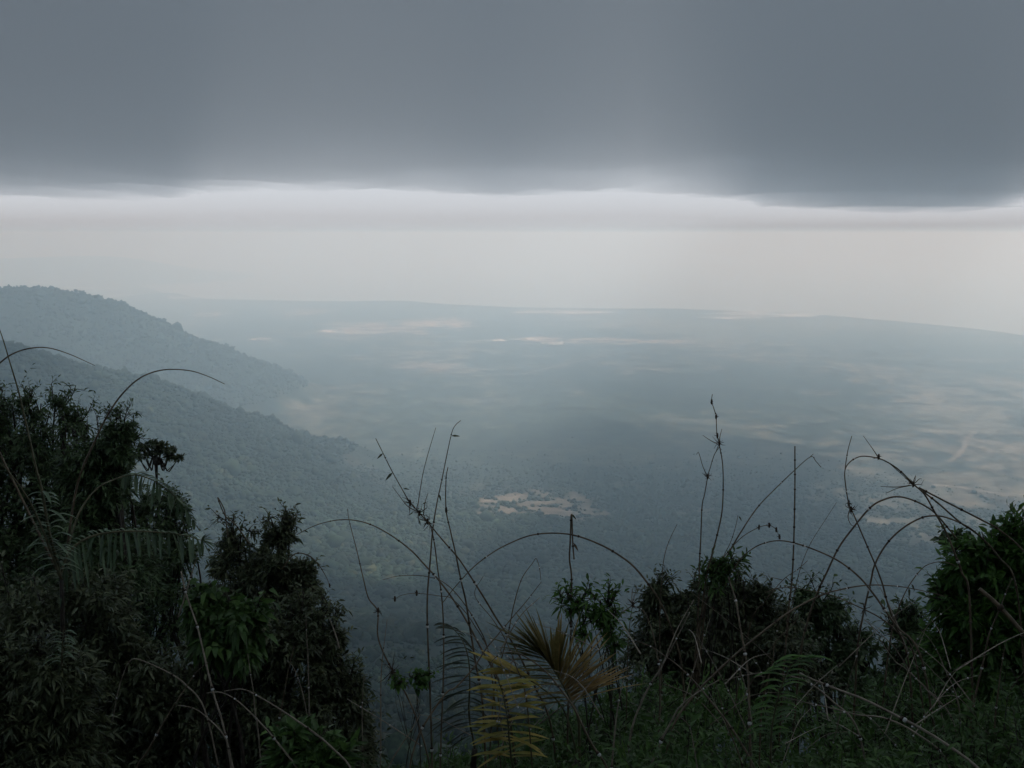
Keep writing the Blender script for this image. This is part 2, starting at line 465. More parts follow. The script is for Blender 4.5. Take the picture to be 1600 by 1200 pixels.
m_haze = bpy.data.materials.new("haze_air")
m_haze.use_nodes = True
n_, l_ = m_haze.node_tree.nodes, m_haze.node_tree.links
n_.clear()
ou = n_.new("ShaderNodeOutputMaterial"); pv = n_.new("ShaderNodeVolumePrincipled")
pv.inputs["Color"].default_value = (.605, .84, 1.0, 1)
pv.inputs["Absorption Color"].default_value = (.85, .85, .85, 1)
pv.inputs["Density"].default_value = 0.00020
pv.inputs["Density Attribute"].default_value = ""
pv.inputs["Anisotropy"].default_value = 0.45
l_.new(pv.outputs[0], ou.inputs["Volume"])
hx, hy0, hy1, hz0, hz1 = 120000, -80000, 165000, -30, 1045
V_ = np.array([(sx * hx, yy, zz) for zz in (hz0, hz1) for yy in (hy0, hy1) for sx in (-1, 1)], float)
tag(mesh_obj("haze", V_, np.array([(0, 2, 3, 1), (4, 5, 7, 6), (0, 1, 5, 4), (2, 6, 7, 3), (0, 4, 6, 2), (1, 3, 7, 5)]), m_haze), kind="stuff")

# ------------------------------------------------------------------ plants near the camera: materials
def leaf_mat(name, c0, c1, c2, transl=.22, rough=.45, spec=.3):
    m, n, l, b = node_mat(name)
    at = n.new("ShaderNodeAttribute"); at.attribute_name = "tint"
    cr = n.new("ShaderNodeValToRGB")
    cr.color_ramp.elements[0].color = (*c0, 1); cr.color_ramp.elements[1].color = (*c2, 1)
    e = cr.color_ramp.elements.new(.55); e.color = (*c1, 1)
    l.new(at.outputs["Fac"], cr.inputs[0])
    geo = n.new("ShaderNodeNewGeometry"); nz = n.new("ShaderNodeTexNoise"); nz.inputs["Scale"].default_value = 60
    l.new(geo.outputs["Position"], nz.inputs["Vector"])
    mr = n.new("ShaderNodeMapRange"); mr.inputs[3].default_value = .6; mr.inputs[4].default_value = 1.4
    l.new(nz.outputs[0], mr.inputs[0])
    vm = n.new("ShaderNodeVectorMath"); vm.operation = 'SCALE'
    l.new(cr.outputs[0], vm.inputs[0]); l.new(mr.outputs[0], vm.inputs["Scale"])
    l.new(vm.outputs[0], b.inputs["Base Color"])
    b.inputs["Roughness"].default_value = rough; b.inputs["Specular IOR Level"].default_value = spec
    tr = n.new("ShaderNodeBsdfTranslucent"); l.new(vm.outputs[0], tr.inputs["Color"])
    mx = n.new("ShaderNodeMixShader"); mx.inputs[0].default_value = transl
    l.new(b.outputs[0], mx.inputs[1]); l.new(tr.outputs[0], mx.inputs[2])
    l.new(mx.outputs[0], n["Material Output"].inputs["Surface"])
    return m

def bark_mat(name, c0, c1, scale=40, rough=.7):
    m, n, l, b = node_mat(name)
    geo = n.new("ShaderNodeNewGeometry"); nz = n.new("ShaderNodeTexNoise"); nz.inputs["Scale"].default_value = scale; nz.inputs["Detail"].default_value = 4
    l.new(geo.outputs["Position"], nz.inputs["Vector"])
    cr = n.new("ShaderNodeValToRGB"); cr.color_ramp.elements[0].position = .3; cr.color_ramp.elements[1].position = .7
    cr.color_ramp.elements[0].color = (*c0, 1); cr.color_ramp.elements[1].color = (*c1, 1)
    l.new(nz.outputs[0], cr.inputs[0]); l.new(cr.outputs[0], b.inputs["Base Color"])
    b.inputs["Roughness"].default_value = rough; b.inputs["Specular IOR Level"].default_value = .25
    return m

L_DARK = leaf_mat("leaf_dark_green", (0.036, 0.060, 0.031), (0.072, 0.117, 0.049), (0.130, 0.195, 0.078))
L_DULL = leaf_mat("leaf_dull_green", (0.039, 0.052, 0.031), (0.078, 0.101, 0.049), (0.143, 0.163, 0.078))
L_MID = leaf_mat("leaf_mid_green", (0.033, 0.065, 0.021), (0.065, 0.130, 0.036), (0.117, 0.208, 0.052), .34)
L_BRIGHT = leaf_mat("leaf_fresh_green", (.03, .07, .018), (.065, .15, .03), (.13, .25, .05), .35)
L_PALM = leaf_mat("palm_leaf_green", (0.046, 0.078, 0.047), (0.091, 0.150, 0.078), (0.169, 0.234, 0.130), .25, .35, .5)
L_PALMDARK = leaf_mat("palm_leaf_dark", (0.018, 0.029, 0.021), (0.036, 0.055, 0.034), (0.065, 0.085, 0.052), .2)
L_BROWN = leaf_mat("palm_leaf_withered_brown", (.09, .095, .038), (.21, .17, .06), (.38, .25, .09), .34)
L_YELLOW = leaf_mat("palm_leaf_yellowed", (.16, .18, .045), (.38, .33, .08), (.55, .40, .12), .34)
L_DRY = leaf_mat("leaf_dry_brown", (.06, .045, .03), (.12, .085, .05), (.2, .14, .08), .2)
M_BARK = bark_mat("bark_dark", (.02, .018, .014), (.055, .047, .036))
M_CULM = bark_mat("bamboo_culm_dark", (.06, .048, .034), (.16, .125, .08), 25, .45)
M_DRYCULM = bark_mat("bamboo_culm_dry", (.13, .11, .085), (.30, .26, .20), 25, .55)
M_NODE = bark_mat("bamboo_node_brown", (.03, .022, .016), (.07, .05, .034), 60)
M_WAX = bark_mat("bamboo_node_white_bloom", (.36, .37, .36), (.62, .62, .60), 120, .6)
M_RACHIS = bark_mat("palm_rachis", (.06, .065, .035), (.15, .14, .08), 30, .5)

# ------------------------------------------------------------------ geometry helpers
def smooth_path(pts, k=6):
    pts = np.asarray(pts, float)
    if len(pts) < 3:
        t = np.linspace(0, 1, k * 2)[:, None]
        return pts[0] * (1 - t) + pts[-1] * t
    p = np.concatenate([[2 * pts[0] - pts[1]], pts, [2 * pts[-1] - pts[-2]]])
    out = []
    for i in range(1, len(p) - 2):
        t = np.linspace(0, 1, k, endpoint=False)[:, None]
        a, b, c, d = p[i - 1], p[i], p[i + 1], p[i + 2]
        out.append(.5 * (2 * b + (c - a) * t + (2 * a - 5 * b + 4 * c - d) * t * t + (-a + 3 * b - 3 * c + d) * t ** 3))
    out.append(pts[-1:])
    return np.concatenate(out)

def unit(v):
    v = np.asarray(v, float)
    return v / (np.linalg.norm(v, axis=-1, keepdims=True) + 1e-12)

def tube(pts, rad, n=6):
    pts = np.asarray(pts, float); m = len(pts)
    rad = np.broadcast_to(np.asarray(rad, float), (m,))
    T = unit(np.gradient(pts, axis=0))
    ref = np.array([0.31, 0.17, 0.93]) if abs(T[:, 2]).mean() < .9 else np.array([.9, .3, .1])
    N = unit(np.cross(T, ref)); B = np.cross(T, N)
    a = np.linspace(0, 2 * np.pi, n, endpoint=False)
    ring = pts[:, None] + rad[:, None, None] * (np.cos(a)[None, :, None] * N[:, None] + np.sin(a)[None, :, None] * B[:, None])
    i = np.arange(m - 1)[:, None] * n; j = np.arange(n)[None]; k = (j + 1) % n
    Fq = np.stack([i + j, i + k, i + n + k, i + n + j], -1).reshape(-1, 4)
    V = ring.reshape(-1, 3)
    V = np.concatenate([V, pts[:1], pts[-1:]])
    c0, c1 = m * n, m * n + 1
    jj = np.arange(n); kk = (jj + 1) % n
    F3 = np.concatenate([np.stack([np.full(n, c0), kk, jj], 1), np.stack([np.full(n, c1), (m - 1) * n + jj, (m - 1) * n + kk], 1)])
    return V, Fq, F3

class MB:
    """collects pieces of one mesh"""
    def __init__(self):
        self.V, self.Q, self.T, self.mq, self.mt, self.tint, self.n = [], [], [], [], [], [], 0
    def add(self, V, Q=None, T=None, mat=0, tint=.5):
        self.V.append(np.asarray(V, float))
        if Q is not None and len(Q): self.Q.append(np.asarray(Q) + self.n); self.mq.append(np.full(len(Q), mat))
        if T is not None and len(T): self.T.append(np.asarray(T) + self.n); self.mt.append(np.full(len(T), mat))
        self.tint.append(np.broadcast_to(np.asarray(tint, float), (len(V),)))
        self.n += len(V)
    def tube(self, pts, rad, n=6, mat=0):
        V, Q, T = tube(pts, rad, n); self.add(V, Q, T, mat)
    def obj(self, name, mats, parent=None, smooth=True):
        fs, fm = [], []
        if self.Q: fs.append(np.concatenate(self.Q)); fm.append(np.concatenate(self.mq))
        if self.T: fs.append(np.concatenate(self.T)); fm.append(np.concatenate(self.mt))
        return mesh_obj(name, np.concatenate(self.V), fs, mats, parent, smooth, np.concatenate(fm), {"tint": np.concatenate(self.tint)})

def leaf_batch(base, d, L, Wd, droop, g, up=None):
    """many leaves at once: lance-shaped, folded along the midrib, bending down"""
    base = np.asarray(base); d = unit(d); n = len(base)
    L = np.broadcast_to(np.asarray(L, float), (n,)); Wd = np.broadcast_to(np.asarray(Wd, float), (n,)); droop = np.broadcast_to(np.asarray(droop, float), (n,))
    upv = np.array([0, 0, 1.0]) + .55 * g.standard_normal((n, 3)) if up is None else up
    s = unit(np.cross(d, upv)); nn = np.cross(s, d)
    def pt(t, w, h):
        return base + d * (L * t)[:, None] + s * (Wd * w)[:, None] + nn * (Wd * h)[:, None] - np.array([0, 0, 1.0]) * (L * droop * t * t)[:, None]
    V = np.stack([pt(0, 0, 0), pt(.35, -.5, .18), pt(.35, 0, 0), pt(.35, .5, .18), pt(.72, -.33, .1), pt(.72, 0, 0), pt(.72, .33, .1), pt(1, 0, 0)], 1)
    o = np.arange(n)[:, None, None] * 8
    Q = (np.array([(1, 2, 5, 4), (2, 3, 6, 5)])[None] + o).reshape(-1, 4)
    T = (np.array([(0, 2, 1), (0, 3, 2), (4, 5, 7), (5, 6, 7)])[None] + o).reshape(-1, 3)
    return V.reshape(-1, 3), Q, T

def sprigs(mb, org, d, length, nl, leafL, leafW, droop, g, spread=1.0, tint=None, twig=True, tmat=1):
    """leafy twigs: org (n,3), direction d, each with nl leaves"""
    n = len(org); d = unit(d)
    length = np.broadcast_to(np.asarray(length, float), (n,))
    t = np.linspace(.15, 1, nl)
    sag = -.35 * length
    pos = org[:, None] + d[:, None] * (length[:, None] * t[None])[..., None]
    pos[..., 2] += sag[:, None] * (t ** 2)[None] * .5
    rnd = g.standard_normal((n, nl, 3))
    perp = unit(rnd - (rnd * d[:, None]).sum(-1, keepdims=True) * d[:, None])
    ld = d[:, None] * (.35 + .9 * t[None, :, None] ** 2) + perp * spread
    Ls = leafL * g.uniform(.65, 1.2, n * nl)
    V, Q, T = leaf_batch(pos.reshape(-1, 3), ld.reshape(-1, 3), Ls, leafW * Ls / leafL * g.uniform(.8, 1.2, n * nl), droop * g.uniform(.4, 1.6, n * nl), g)
    tt = g.random(n)[:, None] * .6 + g.random((n, nl)) * .4
    if tint is not None: tt = np.clip(tt * .7 + np.asarray(tint)[:, None] * .5 - .1, 0, 1)
    mb.add(V, Q, T, 0, np.repeat(tt.ravel(), 8))
    if twig:    # thin three-sided twigs
        e = pos[:, -1]; m = pos[:, nl // 2]; r = .0022 + .004 * leafL
        u = unit(np.cross(d, [0.2, .9, .3])) * r; w = unit(np.cross(d, u)) * r
        P3 = np.stack([org + u, org - .5 * u + .87 * w, org - .5 * u - .87 * w, m + .7 * u, m + .7 * (-.5 * u + .87 * w), m + .7 * (-.5 * u - .87 * w), e], 1).reshape(-1, 3)
        o = np.arange(n)[:, None, None] * 7
        Q = (np.array([(0, 1, 4, 3), (1, 2, 5, 4), (2, 0, 3, 5)])[None] + o).reshape(-1, 4)
        T = (np.array([(3, 4, 6), (4, 5, 6), (5, 3, 6)])[None] + o).reshape(-1, 3)
        mb.add(P3, Q, T, tmat, .3)

def ground_z(x, y):
    return float(height(np.array([x]), np.array([y]))[0])

def plant(name, label, cat, blobs, D, root, mat, leafL, leafW, nspr, nl=8, droop=.35, sprL=.22, up=.5, spread=1.0, seed=1, group=None,
          bark=None, stems=3, crown_name="foliage", trunk_name="stem", r0=.03, fill=.55, tips=(), fork=None, clump=True):
    """a shrub or tree: blobs are (px, py, rx, ry[, dD]) read off the photo and set at their own distance D"""
    g = np.random.default_rng(seed)
    bark = bark or M_BARK
    rp = P(root[0], root[1], D)
    gz = ground_z(rp[0], rp[1])
    e = empty(name, (rp[0], rp[1], gz))
    tag(e, label, cat, group)
    mb = MB(); sb = MB()
    cs = []
    wts = np.array([b[2] * b[3] for b in blobs], float); wts = wts ** .85; wts /= wts.sum()
    for b, w in zip(blobs, wts):
        px, py, rx, ry = b[:4]
        dd = D + (b[4] if len(b) > 4 else 0)
        c = P(px, py, dd)
        sl = min(sprL, .55 * min(rx, ry) * dd / F)
        cut = .62 * sl + .3 * leafL
        R3 = np.array([max(rx * dd / F - cut, .25 * rx * dd / F), .5 * (rx + ry) * dd / F, max(ry * dd / F - cut, .25 * ry * dd / F)])
        n = max(6, int(nspr * w))
        v = unit(g.standard_normal((n, 3)))
        rad = g.random(n) ** fill
        org = c + v * R3 * (rad * .92)[:, None]
        if clump and n > 24:       # leaf clumps of unequal size with gaps between them
            k = max(5, int(n / 16))
            cv = unit(g.standard_normal((k, 3))); cr = g.random(k) ** .45
            cc = cv * (cr * g.uniform(.75, 1.22, k))[:, None]
            wh = g.choice(k, n, p=(lambda q: q / q.sum())(g.random(k) ** 1.6 + .08))
            off = cc[wh] + g.standard_normal((n, 3)) * (.13 + .14 * g.random(k))[wh][:, None]
            org = c + off * (R3 + .25 * cut)
            v = unit(cc[wh] * .7 + off * .6 + .25 * v)
        # a few twigs reach past the outline
        ext = 1 + 1.1 * (g.random(n) < .07)
        d = v * np.array([1, 1, .8]) + np.array([0, 0, up]) + .45 * g.standard_normal((n, 3))
        sprigs(mb, org, d, sl * g.uniform(.6, 1.3, n) * ext, nl, leafL, leafW, droop, g, spread)
        cs.append(c)
    auto = []
    if clump:
        for b in sorted(blobs, key=lambda q: q[1] - q[3])[:5]:
            for _ in range(2):
                sx = b[0] + b[2] * g.uniform(-.8, .8)
                auto.append((sx, b[1] - b[3] * .4, sx + g.normal(0, 9), b[1] - b[3] * g.uniform(1.0, 1.5) - g.uniform(2, 10)))
    for (px, py, qx, qy) in list(tips) + auto:      # single leafy shoots standing out of the outline
        a, b2 = P(px, py, D), P(qx, qy, D)
        k = 9
        tt = np.linspace(0, 1, k)[:, None]
        org = a * (1 - tt) + b2 * tt
        ddir = np.repeat((b2 - a)[None], k, 0) + .8 * np.linalg.norm(b2 - a) * g.standard_normal((k, 3))
        sprigs(mb, org, ddir, sprL * .5, max(3, nl // 2), leafL * .9, leafW, droop, g, spread)
        sb.tube(smooth_path([a, (a + b2) / 2 + .01 * g.standard_normal(3), b2], 3), np.linspace(.006, .003, 7)[:len(smooth_path([a, (a + b2) / 2, b2], 3))], 5)
    base = np.array([rp[0], rp[1], gz - .05])
    order = np.argsort(-wts)
    for k, i in enumerate(range(len(cs))):
        c = cs[i]
        b0 = base + np.array([.08, .08, 0]) * g.standard_normal(3) * (k % stems > 0)
        mid = b0 * .5 + c * .5 + np.array([.12, .12, .05]) * g.standard_normal(3) * np.linalg.norm(c - b0) * .5
        pth = smooth_path([b0, mid, c] if fork is None else [b0 * .02 + base * .98, P(fork[0], fork[1], D) * .5 + base * .5, P(fork[0], fork[1], D), P(fork[0], fork[1], D) * .45 + c * .55 - [0, 0, .06], c], 7)
        sb.tube(pth, np.linspace(r0 * (.6 + .5 * (wts[i] / wts.max())), r0 * .2, len(pth)), 6)
        for q in range(4 if fork is None else 2):
            en = c + unit(g.standard_normal(3) + [0, 0, .4]) * (blobs[i][2] * D / F) * .8
            st = pth[int(len(pth) * (.6 + .09 * q))]
            sb.tube(smooth_path([st, (st + en) / 2 + .06 * g.standard_normal(3) * np.linalg.norm(en - st), en], 4), np.linspace(r0 * .3, r0 * .08, 9), 5)
    sb.obj(trunk_name, bark, e)
    mb.obj(crown_name, [mat, bark], e, smooth=False)
    return e

# ------------------------------------------------------------------ palms
def ribbon(mb, base, d, L, wd, droop, g, tint, seg=5, side=None, fold=.25):
    d = unit(d)
    s = unit(np.cross(d, [0, 0, 1])) if side is None else unit(side)
    if not np.isfinite(s).all() or np.linalg.norm(s) < .1: s = np.array([1., 0, 0])
    t = np.linspace(0, 1, seg + 1)
    mid = base + d[None] * (L * t)[:, None] - np.array([0, 0, 1.])[None] * (L * droop * t * t)[:, None]
    w = wd * np.array([np.sin(np.pi * min(.93, .12 + .82 * x)) ** .8 if x < .999 else .06 for x in t])
    nn = np.cross(s, d)
    V = np.concatenate([mid - s * w[:, None] * .5 + nn * (w * fold)[:, None], mid, mid + s * w[:, None] * .5 + nn * (w * fold)[:, None]])
    m = seg + 1
    i = np.arange(seg)
    Q = np.concatenate([np.stack([i, i + m, i + m + 1, i + 1], 1), np.stack([i + m, i + 2 * m, i + 2 * m + 1, i + m + 1], 1)])
    mb.add(V, Q, None, 0, tint)

def frond(palm, pts, D, w0, leaf_m, spec, seed, whip=None):
    """pts: photo pixels root->tip of the rachis; spec(t, side) -> (dx, dy, depth, length px, width px, droop) or None"""
    g = np.random.default_rng(seed)
    D0, D1 = (D if isinstance(D, tuple) else (D, D))
    ds = np.linspace(D0, D1, len(pts))
    path = smooth_path([P(a, b, d) for (a, b), d in zip(pts, ds)], 9)
    seglen = np.concatenate([[0], np.cumsum(np.linalg.norm(np.diff(path, axis=0), axis=1))]); tt = seglen / seglen[-1]
    Dm = (D0 + D1) / 2
    rb = MB(); rb.tube(path, np.interp(tt, [0, 1], [w0 * .5 * Dm / F, w0 * .12 * Dm / F]), 6)
    fr = rb.obj("frond", M_RACHIS, palm)
    mb = MB()
    for t, sd, (dx, dy, dz, ln, wd, dr, tn) in spec(g):
        b = np.array([np.interp(t, tt, path[:, k]) for k in range(3)])
        if g.random() < .06: continue
        dx, dy, dz = dx + .09 * g.standard_normal(), dy + .09 * g.standard_normal(), dz + .2 * g.standard_normal()
        ln *= g.choice([1, 1, 1, .86, .7]) * g.uniform(.92, 1.06)
        dirv = np.array([dx, dz, -dy])
        L = ln * Dm / F / max(.45, math.hypot(dx, dy) / np.linalg.norm(dirv))
        dirv = unit(dirv)
        ribbon(mb, b, dirv, L, wd * Dm / F, dr, g, np.clip(tn, 0, 1), 6)
    if mb.n:
        lf = mb.obj("leaflets", leaf_m, fr, smooth=False)
    return fr

def palm_root(name, label, px, py, D, hb, seed):
    p = P(px, py, D); gz = ground_z(p[0], p[1])
    e = empty(name, (p[0], p[1], gz)); tag(e, label, "palm")
    mb = MB()
    pth = smooth_path([(p[0] + .02, p[1], gz - .05), (p[0] - .02, p[1], (gz + p[2]) / 2), p], 6)
    mb.tube(pth, np.linspace(hb, hb * .55, len(pth)), 8)
    mb.obj("trunk", M_BARK, e)
    return e

# rattan palm on the left
pal = palm_root("rattan_palm", "slender climbing palm with one upright frond and long arching fronds, beside the dark bushy trees", 96, 905, 4.6, .016, 1)
def spec_up(g):
    out = []
    for i in range(22):
        t = .02 + .015 * i
        for sd in (-1, 1):
            if g.random() < .12: continue
            ln = (32 + 20 * math.sin(math.pi * min(1, t / .30))) * g.uniform(.8, 1.1)
            out.append((t + .004 * sd, sd, (sd * 1.0, -.55 + .2 * g.standard_normal(), .35 * g.standard_normal(), ln, 6, .62, g.uniform(.5, 1))))
    return out
frond(pal, [(94, 900), (88, 872), (80, 845), (72, 805), (66, 768), (57, 735), (47, 690), (38, 650), (28, 608), (16, 568), (4, 528), (-8, 496)], (4.6, 4.35), 5.5, L_PALM, spec_up, 11)
def spec_arch(g):
    out = []
    for i in range(34):
        t = .10 + .026 * i
        f = 1 - max(0, t - .35) * .75
        out.append((t, 1, (.12 + .10 * g.standard_normal(), 1.0, -.25 + .15 * g.standard_normal(), 58 * f * g.uniform(.8, 1.15), 5, .12, g.uniform(.2, .8))))
        out.append((t, -1, (-.75 + .12 * g.standard_normal(), -.62, .3, (30 if t < .75 else 22) * g.uniform(.7, 1.1), 4.6, .75, g.uniform(.5, 1))))
    for k in range(9):
        a = -1.1 + k * .34
        out.append((.99, 1, (math.cos(a), math.sin(a), .2 * g.standard_normal(), 26 * g.uniform(.8, 1.2), 5, .1, g.uniform(.3, .8))))
    return out
frond(pal, [(94, 902), (104, 870), (122, 849), (150, 836), (182, 831), (215, 830), (250, 832), (285, 836), (318, 845)], (4.6, 4.9), 4.5, L_PALM, spec_arch, 12)
def spec_droop(g):
    out = []
    for i in range(30):
        t = .04 + .032 * i
        ln = 30 * math.sin(math.pi * (.22 + .70 * t))
        out.append((t, 1, (-.18 + .6 * t * .5 + .1 * g.standard_normal(), 1.0, -.2, ln * g.uniform(.85, 1.2), 5.6, .08, g.uniform(.3, .8))))
        out.append((t, -1, (.55, -.35 + t, .3, ln * .62 * g.uniform(.8, 1.2), 5.6, .35, g.uniform(.4, .9))))
    return out
frond(pal, [(96, 900), (120, 810), (150, 765), (185, 747), (210, 742), (238, 750), (265, 768), (290, 796), (312, 830)], (4.7, 5.6), 3.5, L_PALM,
      lambda g: [(.45 + .55 * t, s, q) for t, s, q in spec_droop(g)], 13)
frond(pal, [(96, 905), (60, 812), (38, 770), (14, 738), (-12, 712)], (4.6, 4.2), 5, L_PALM,
      lambda g: [(.16 + .02 * i, sd, (sd * .9, -.6, .2 * g.standard_normal(), 24 * g.uniform(.7, 1.1), 4, .6, g.uniform(.4, .9))) for i in range(12) for sd in (-1, 1)], 14)
frond(pal, [(97, 1040), (97, 1015), (99, 985)], (4.2, 4.1), 4, L_PALM,
      lambda g: [(.1 + .09 * i, sd, (sd * 1, -.7, .2 * g.standard_normal(), 32 * g.uniform(.8, 1.1), 4, .75, g.uniform(.2, .6))) for i in range(10) for sd in (-1, 1)], 15)
# its long bare whips
for pts in ([(94, 902), (-30, 640), (-18, 590), (6, 562), (35, 547), (70, 543), (105, 552), (148, 571)],
            [(100, 890), (120, 760), (148, 690), (167, 651), (190, 617), (220, 590), (255, 578), (295, 579), (325, 588), (351, 600)]):
    path = smooth_path([P(a, b, 4.9) for a, b in pts], 8)
    mb = MB(); mb.tube(path, np.linspace(.0062, .0016, len(path)), 5); mb.obj("whip", M_CULM, pal)

# withering palm in the middle
pal2 = palm_root("fan_palm", "young palm with withered orange brown and yellow fronds at the bottom centre", 905, 1190, 4.3, .04, 2)
def spec_brown(g):
    out = []
    for i in range(116):
        u = i / 115.0
        t = .50 + .50 * u ** .9
        ang = math.radians(24 + 128 * u ** 1.05 + 5 * g.standard_normal())
        ln = (118 - 22 * u) * g.uniform(.82, 1.06)
        out.append((t, 1, (math.cos(ang), -math.sin(ang), .10 + .12 * g.standard_normal(), ln * g.choice([1, 1, .9, .75]), 5.6 * g.uniform(.6, 1.15), .05 + .12 * g.random() ** 2, (1.05 - 1.0 * u) + .16 * g.standard_normal())))
    for i in range(16):
        t = .52 + .028 * i
        ang = math.radians(178 - 20 * (i / 16) + 6 * g.standard_normal())
        out.append((t, -1, (math.cos(ang), -math.sin(ang), -.1 + .1 * g.standard_normal(), 74 * g.uniform(.7, 1.1), 6.5, .08, .25 + .2 * g.standard_normal())))
    return out
frond(pal2, [(905, 1190), (904, 1125), (891, 1093), (875, 1063), (859, 1038), (845, 1021)], (4.3, 4.2), 6, L_BROWN, spec_brown, 21)
def spec_yellow(g):
    out = []
    for i in range(22):
        t = .12 + .039 * i
        for sd in (-1, 1):
            if g.random() < .12: continue
            ln = (72 if sd < 0 else 84) * g.uniform(.7, 1.1) * (1 - .25 * t)
            out.append((t, sd, (sd, -.05 + .26 * g.standard_normal() - (.2 * t), .15 * g.standard_normal(), ln, 11 * g.uniform(.6, 1.2), .10 + .08 * g.random(), g.uniform(.1, 1))))
    return out
frond(pal2, [(905, 1190), (850, 1225), (806, 1206), (797, 1165), (793, 1125), (786, 1085), (776, 1058)], (4.3, 4.0), 5, L_YELLOW,
      lambda g: [(.42 + .58 * t, s, q) for t, s, q in spec_yellow(g)], 22)
frond(pal2, [(905, 1190), (880, 1108), (842, 1072), (806, 1052), (772, 1040)], (4.3, 4.2), 4, L_YELLOW,
      lambda g: [(.62 + .05 * i, sd, (-.9, -.35 * sd - .1, .1, 62 * g.uniform(.8, 1.1), 10, .03, g.uniform(.5, 1))) for i in range(7) for sd in (-1, 1)], 23)
pal3 = palm_root("feather_palm", "dark green feathery palm frond drooping to the left of the brown palm", 742, 1170, 4.7, .025, 3)
def spec_dark(g):
    out = []
    for i in range(30):
        t = .10 + .03 * i
        ln = 68 * math.sin(math.pi * min(.97, .30 + .62 * t)) * g.uniform(.85, 1.1)
        out.append((t, -1, (-1, .10 + .35 * (1 - t) - .3 * t, .1 * g.standard_normal(), ln, 6.5, .28, g.uniform(.1, .8))))
        out.append((t, 1, (.85, -.1 + .4 * t, -.2, ln * .55 * g.uniform(.8, 1.1), 5, .3, g.uniform(.1, .7))))
    return out
frond(pal3, [(742, 1170), (733, 1118), (734, 1068), (732, 1030), (722, 1000), (706, 981), (688, 973)], (4.7, 4.6), 4, L_PALMDARK, spec_dark, 31)

pal4 = palm_root("palm_seedling", "green seedling palm with curled drooping leaflets below the right of the tangled shrub", 1204, 1190, 3.7, .012, 4)
frond(pal4, [(1204, 1190), (1206, 1140), (1214, 1098), (1224, 1065), (1236, 1040), (1258, 1028), (1284, 1034)], (3.7, 3.6), 3.5, L_BRIGHT,
      lambda g: [(.20 + .042 * i, sd, (sd * .95, -.45, .2 * g.standard_normal(), 50 * g.uniform(.8, 1.1), 7.5, .5, g.uniform(.2, .8))) for i in range(18) for sd in (-1, 1)], 41)

# ------------------------------------------------------------------ shrubs and trees near the camera
plant("leafy_tree", "dense dark leafy tree at the left edge, the tallest mass of leaves", "tree",
      [(15, 672, 52, 46), (48, 640, 22, 22), (98, 650, 38, 32), (118, 668, 22, 20), (70, 695, 60, 42), (20, 750, 70, 70), (90, 760, 60, 60), (-40, 700, 70, 80), (30, 850, 90, 70), (-20, 900, 90, 90), (120, 840, 50, 70), (-60, 800, 80, 90)],
      9.0, (40, 1250), L_DARK, .068, .017, 2900, 9, .3, .24, .45, seed=101, trunk_name="trunk", crown_name="crown", r0=.06, tips=((42, 650, 40, 618), (98, 640, 104, 617), (12, 640, 6, 622)))
plant("leafy_tree", "dark leafy tree with a narrow top, between the tallest tree and the umbrella tree", "tree",
      [(183, 672, 26, 26), (188, 700, 22, 28), (158, 705, 30, 34), (150, 755, 46, 48), (180, 760, 26, 46), (120, 730, 26, 36), (140, 820, 50, 50), (170, 880, 70, 60), (110, 900, 60, 70)],
      8.2, (150, 1240), L_DARK, .066, .016, 2500, 9, .3, .22, .45, seed=102, trunk_name="trunk", crown_name="crown", r0=.05, tips=((178, 665, 168, 650), (190, 660, 186, 640), (200, 690, 218, 680)))
plant("umbrella_tree", "small tree with a flat umbrella crown on bare forked stems", "tree",
      [(222, 700, 12, 5), (236, 694, 11, 5), (252, 695, 12, 5), (266, 703, 12, 5), (279, 715, 8, 4), (264, 713, 10, 4), (244, 705, 11, 4), (216, 713, 7, 4), (229, 712, 8, 4)],
      17.0, (244, 830), L_DULL, .075, .028, 300, 5, .2, .2, .5, seed=103, trunk_name="trunk", crown_name="crown", r0=.03, fork=(245, 752), clump=False)
plant("round_bush", "dark rounded bush below the umbrella tree and its drooping frond", "bush",
      [(212, 790, 26, 24), (246, 800, 40, 32), (272, 812, 26, 26), (285, 850, 24, 32), (240, 860, 52, 44), (282, 880, 26, 20), (220, 910, 60, 40), (270, 920, 34, 40), (200, 980, 80, 60)],
      12.0, (230, 1150), L_DARK, .085, .026, 1700, 7, .3, .24, .5, seed=104, r0=.05)
plant("wispy_shrub", "wispy small-leaved shrub with two thin upright tops against the valley", "shrub",
      [(372, 850, 16, 34), (362, 880, 24, 40), (440, 834, 14, 26), (452, 835, 10, 20), (425, 855, 18, 36), (437, 890, 34, 40), (470, 905, 26, 36), (400, 905, 30, 36), (482, 935, 26, 30), (440, 950, 46, 46), (350, 925, 34, 36)],
      6.6, (420, 1230), L_DULL, .048, .013, 1500, 8, .3, .17, .6, seed=105, r0=.02, fill=.7,
      tips=((440, 850, 447, 812), (452, 840, 461, 815), (425, 840, 420, 814), (376, 850, 378, 822), (385, 830, 392, 830), (350, 880, 344, 862), (480, 905, 487, 895)))
plant("dense_shrub", "dense dark shrub below the wispy one, its right edge sloping down to the valley", "shrub",
      [(460, 985, 50, 44), (505, 975, 24, 26), (525, 1000, 16, 26), (500, 1030, 42, 46), (420, 1020, 60, 60), (540, 1080, 26, 42), (500, 1110, 64, 56), (420, 1110, 80, 70), (562, 1150, 24, 46), (520, 1190, 70, 50), (350, 1010, 60, 60), (330, 1100, 70, 80), (580, 1195, 16, 20), (400, 1190, 90, 50)],
      6.0, (450, 1330), L_DULL, .05, .014, 3800, 8, .35, .19, .45, seed=106, r0=.03, tips=((520, 985, 532, 958), (500, 965, 506, 948), (548, 1060, 556, 1030)))
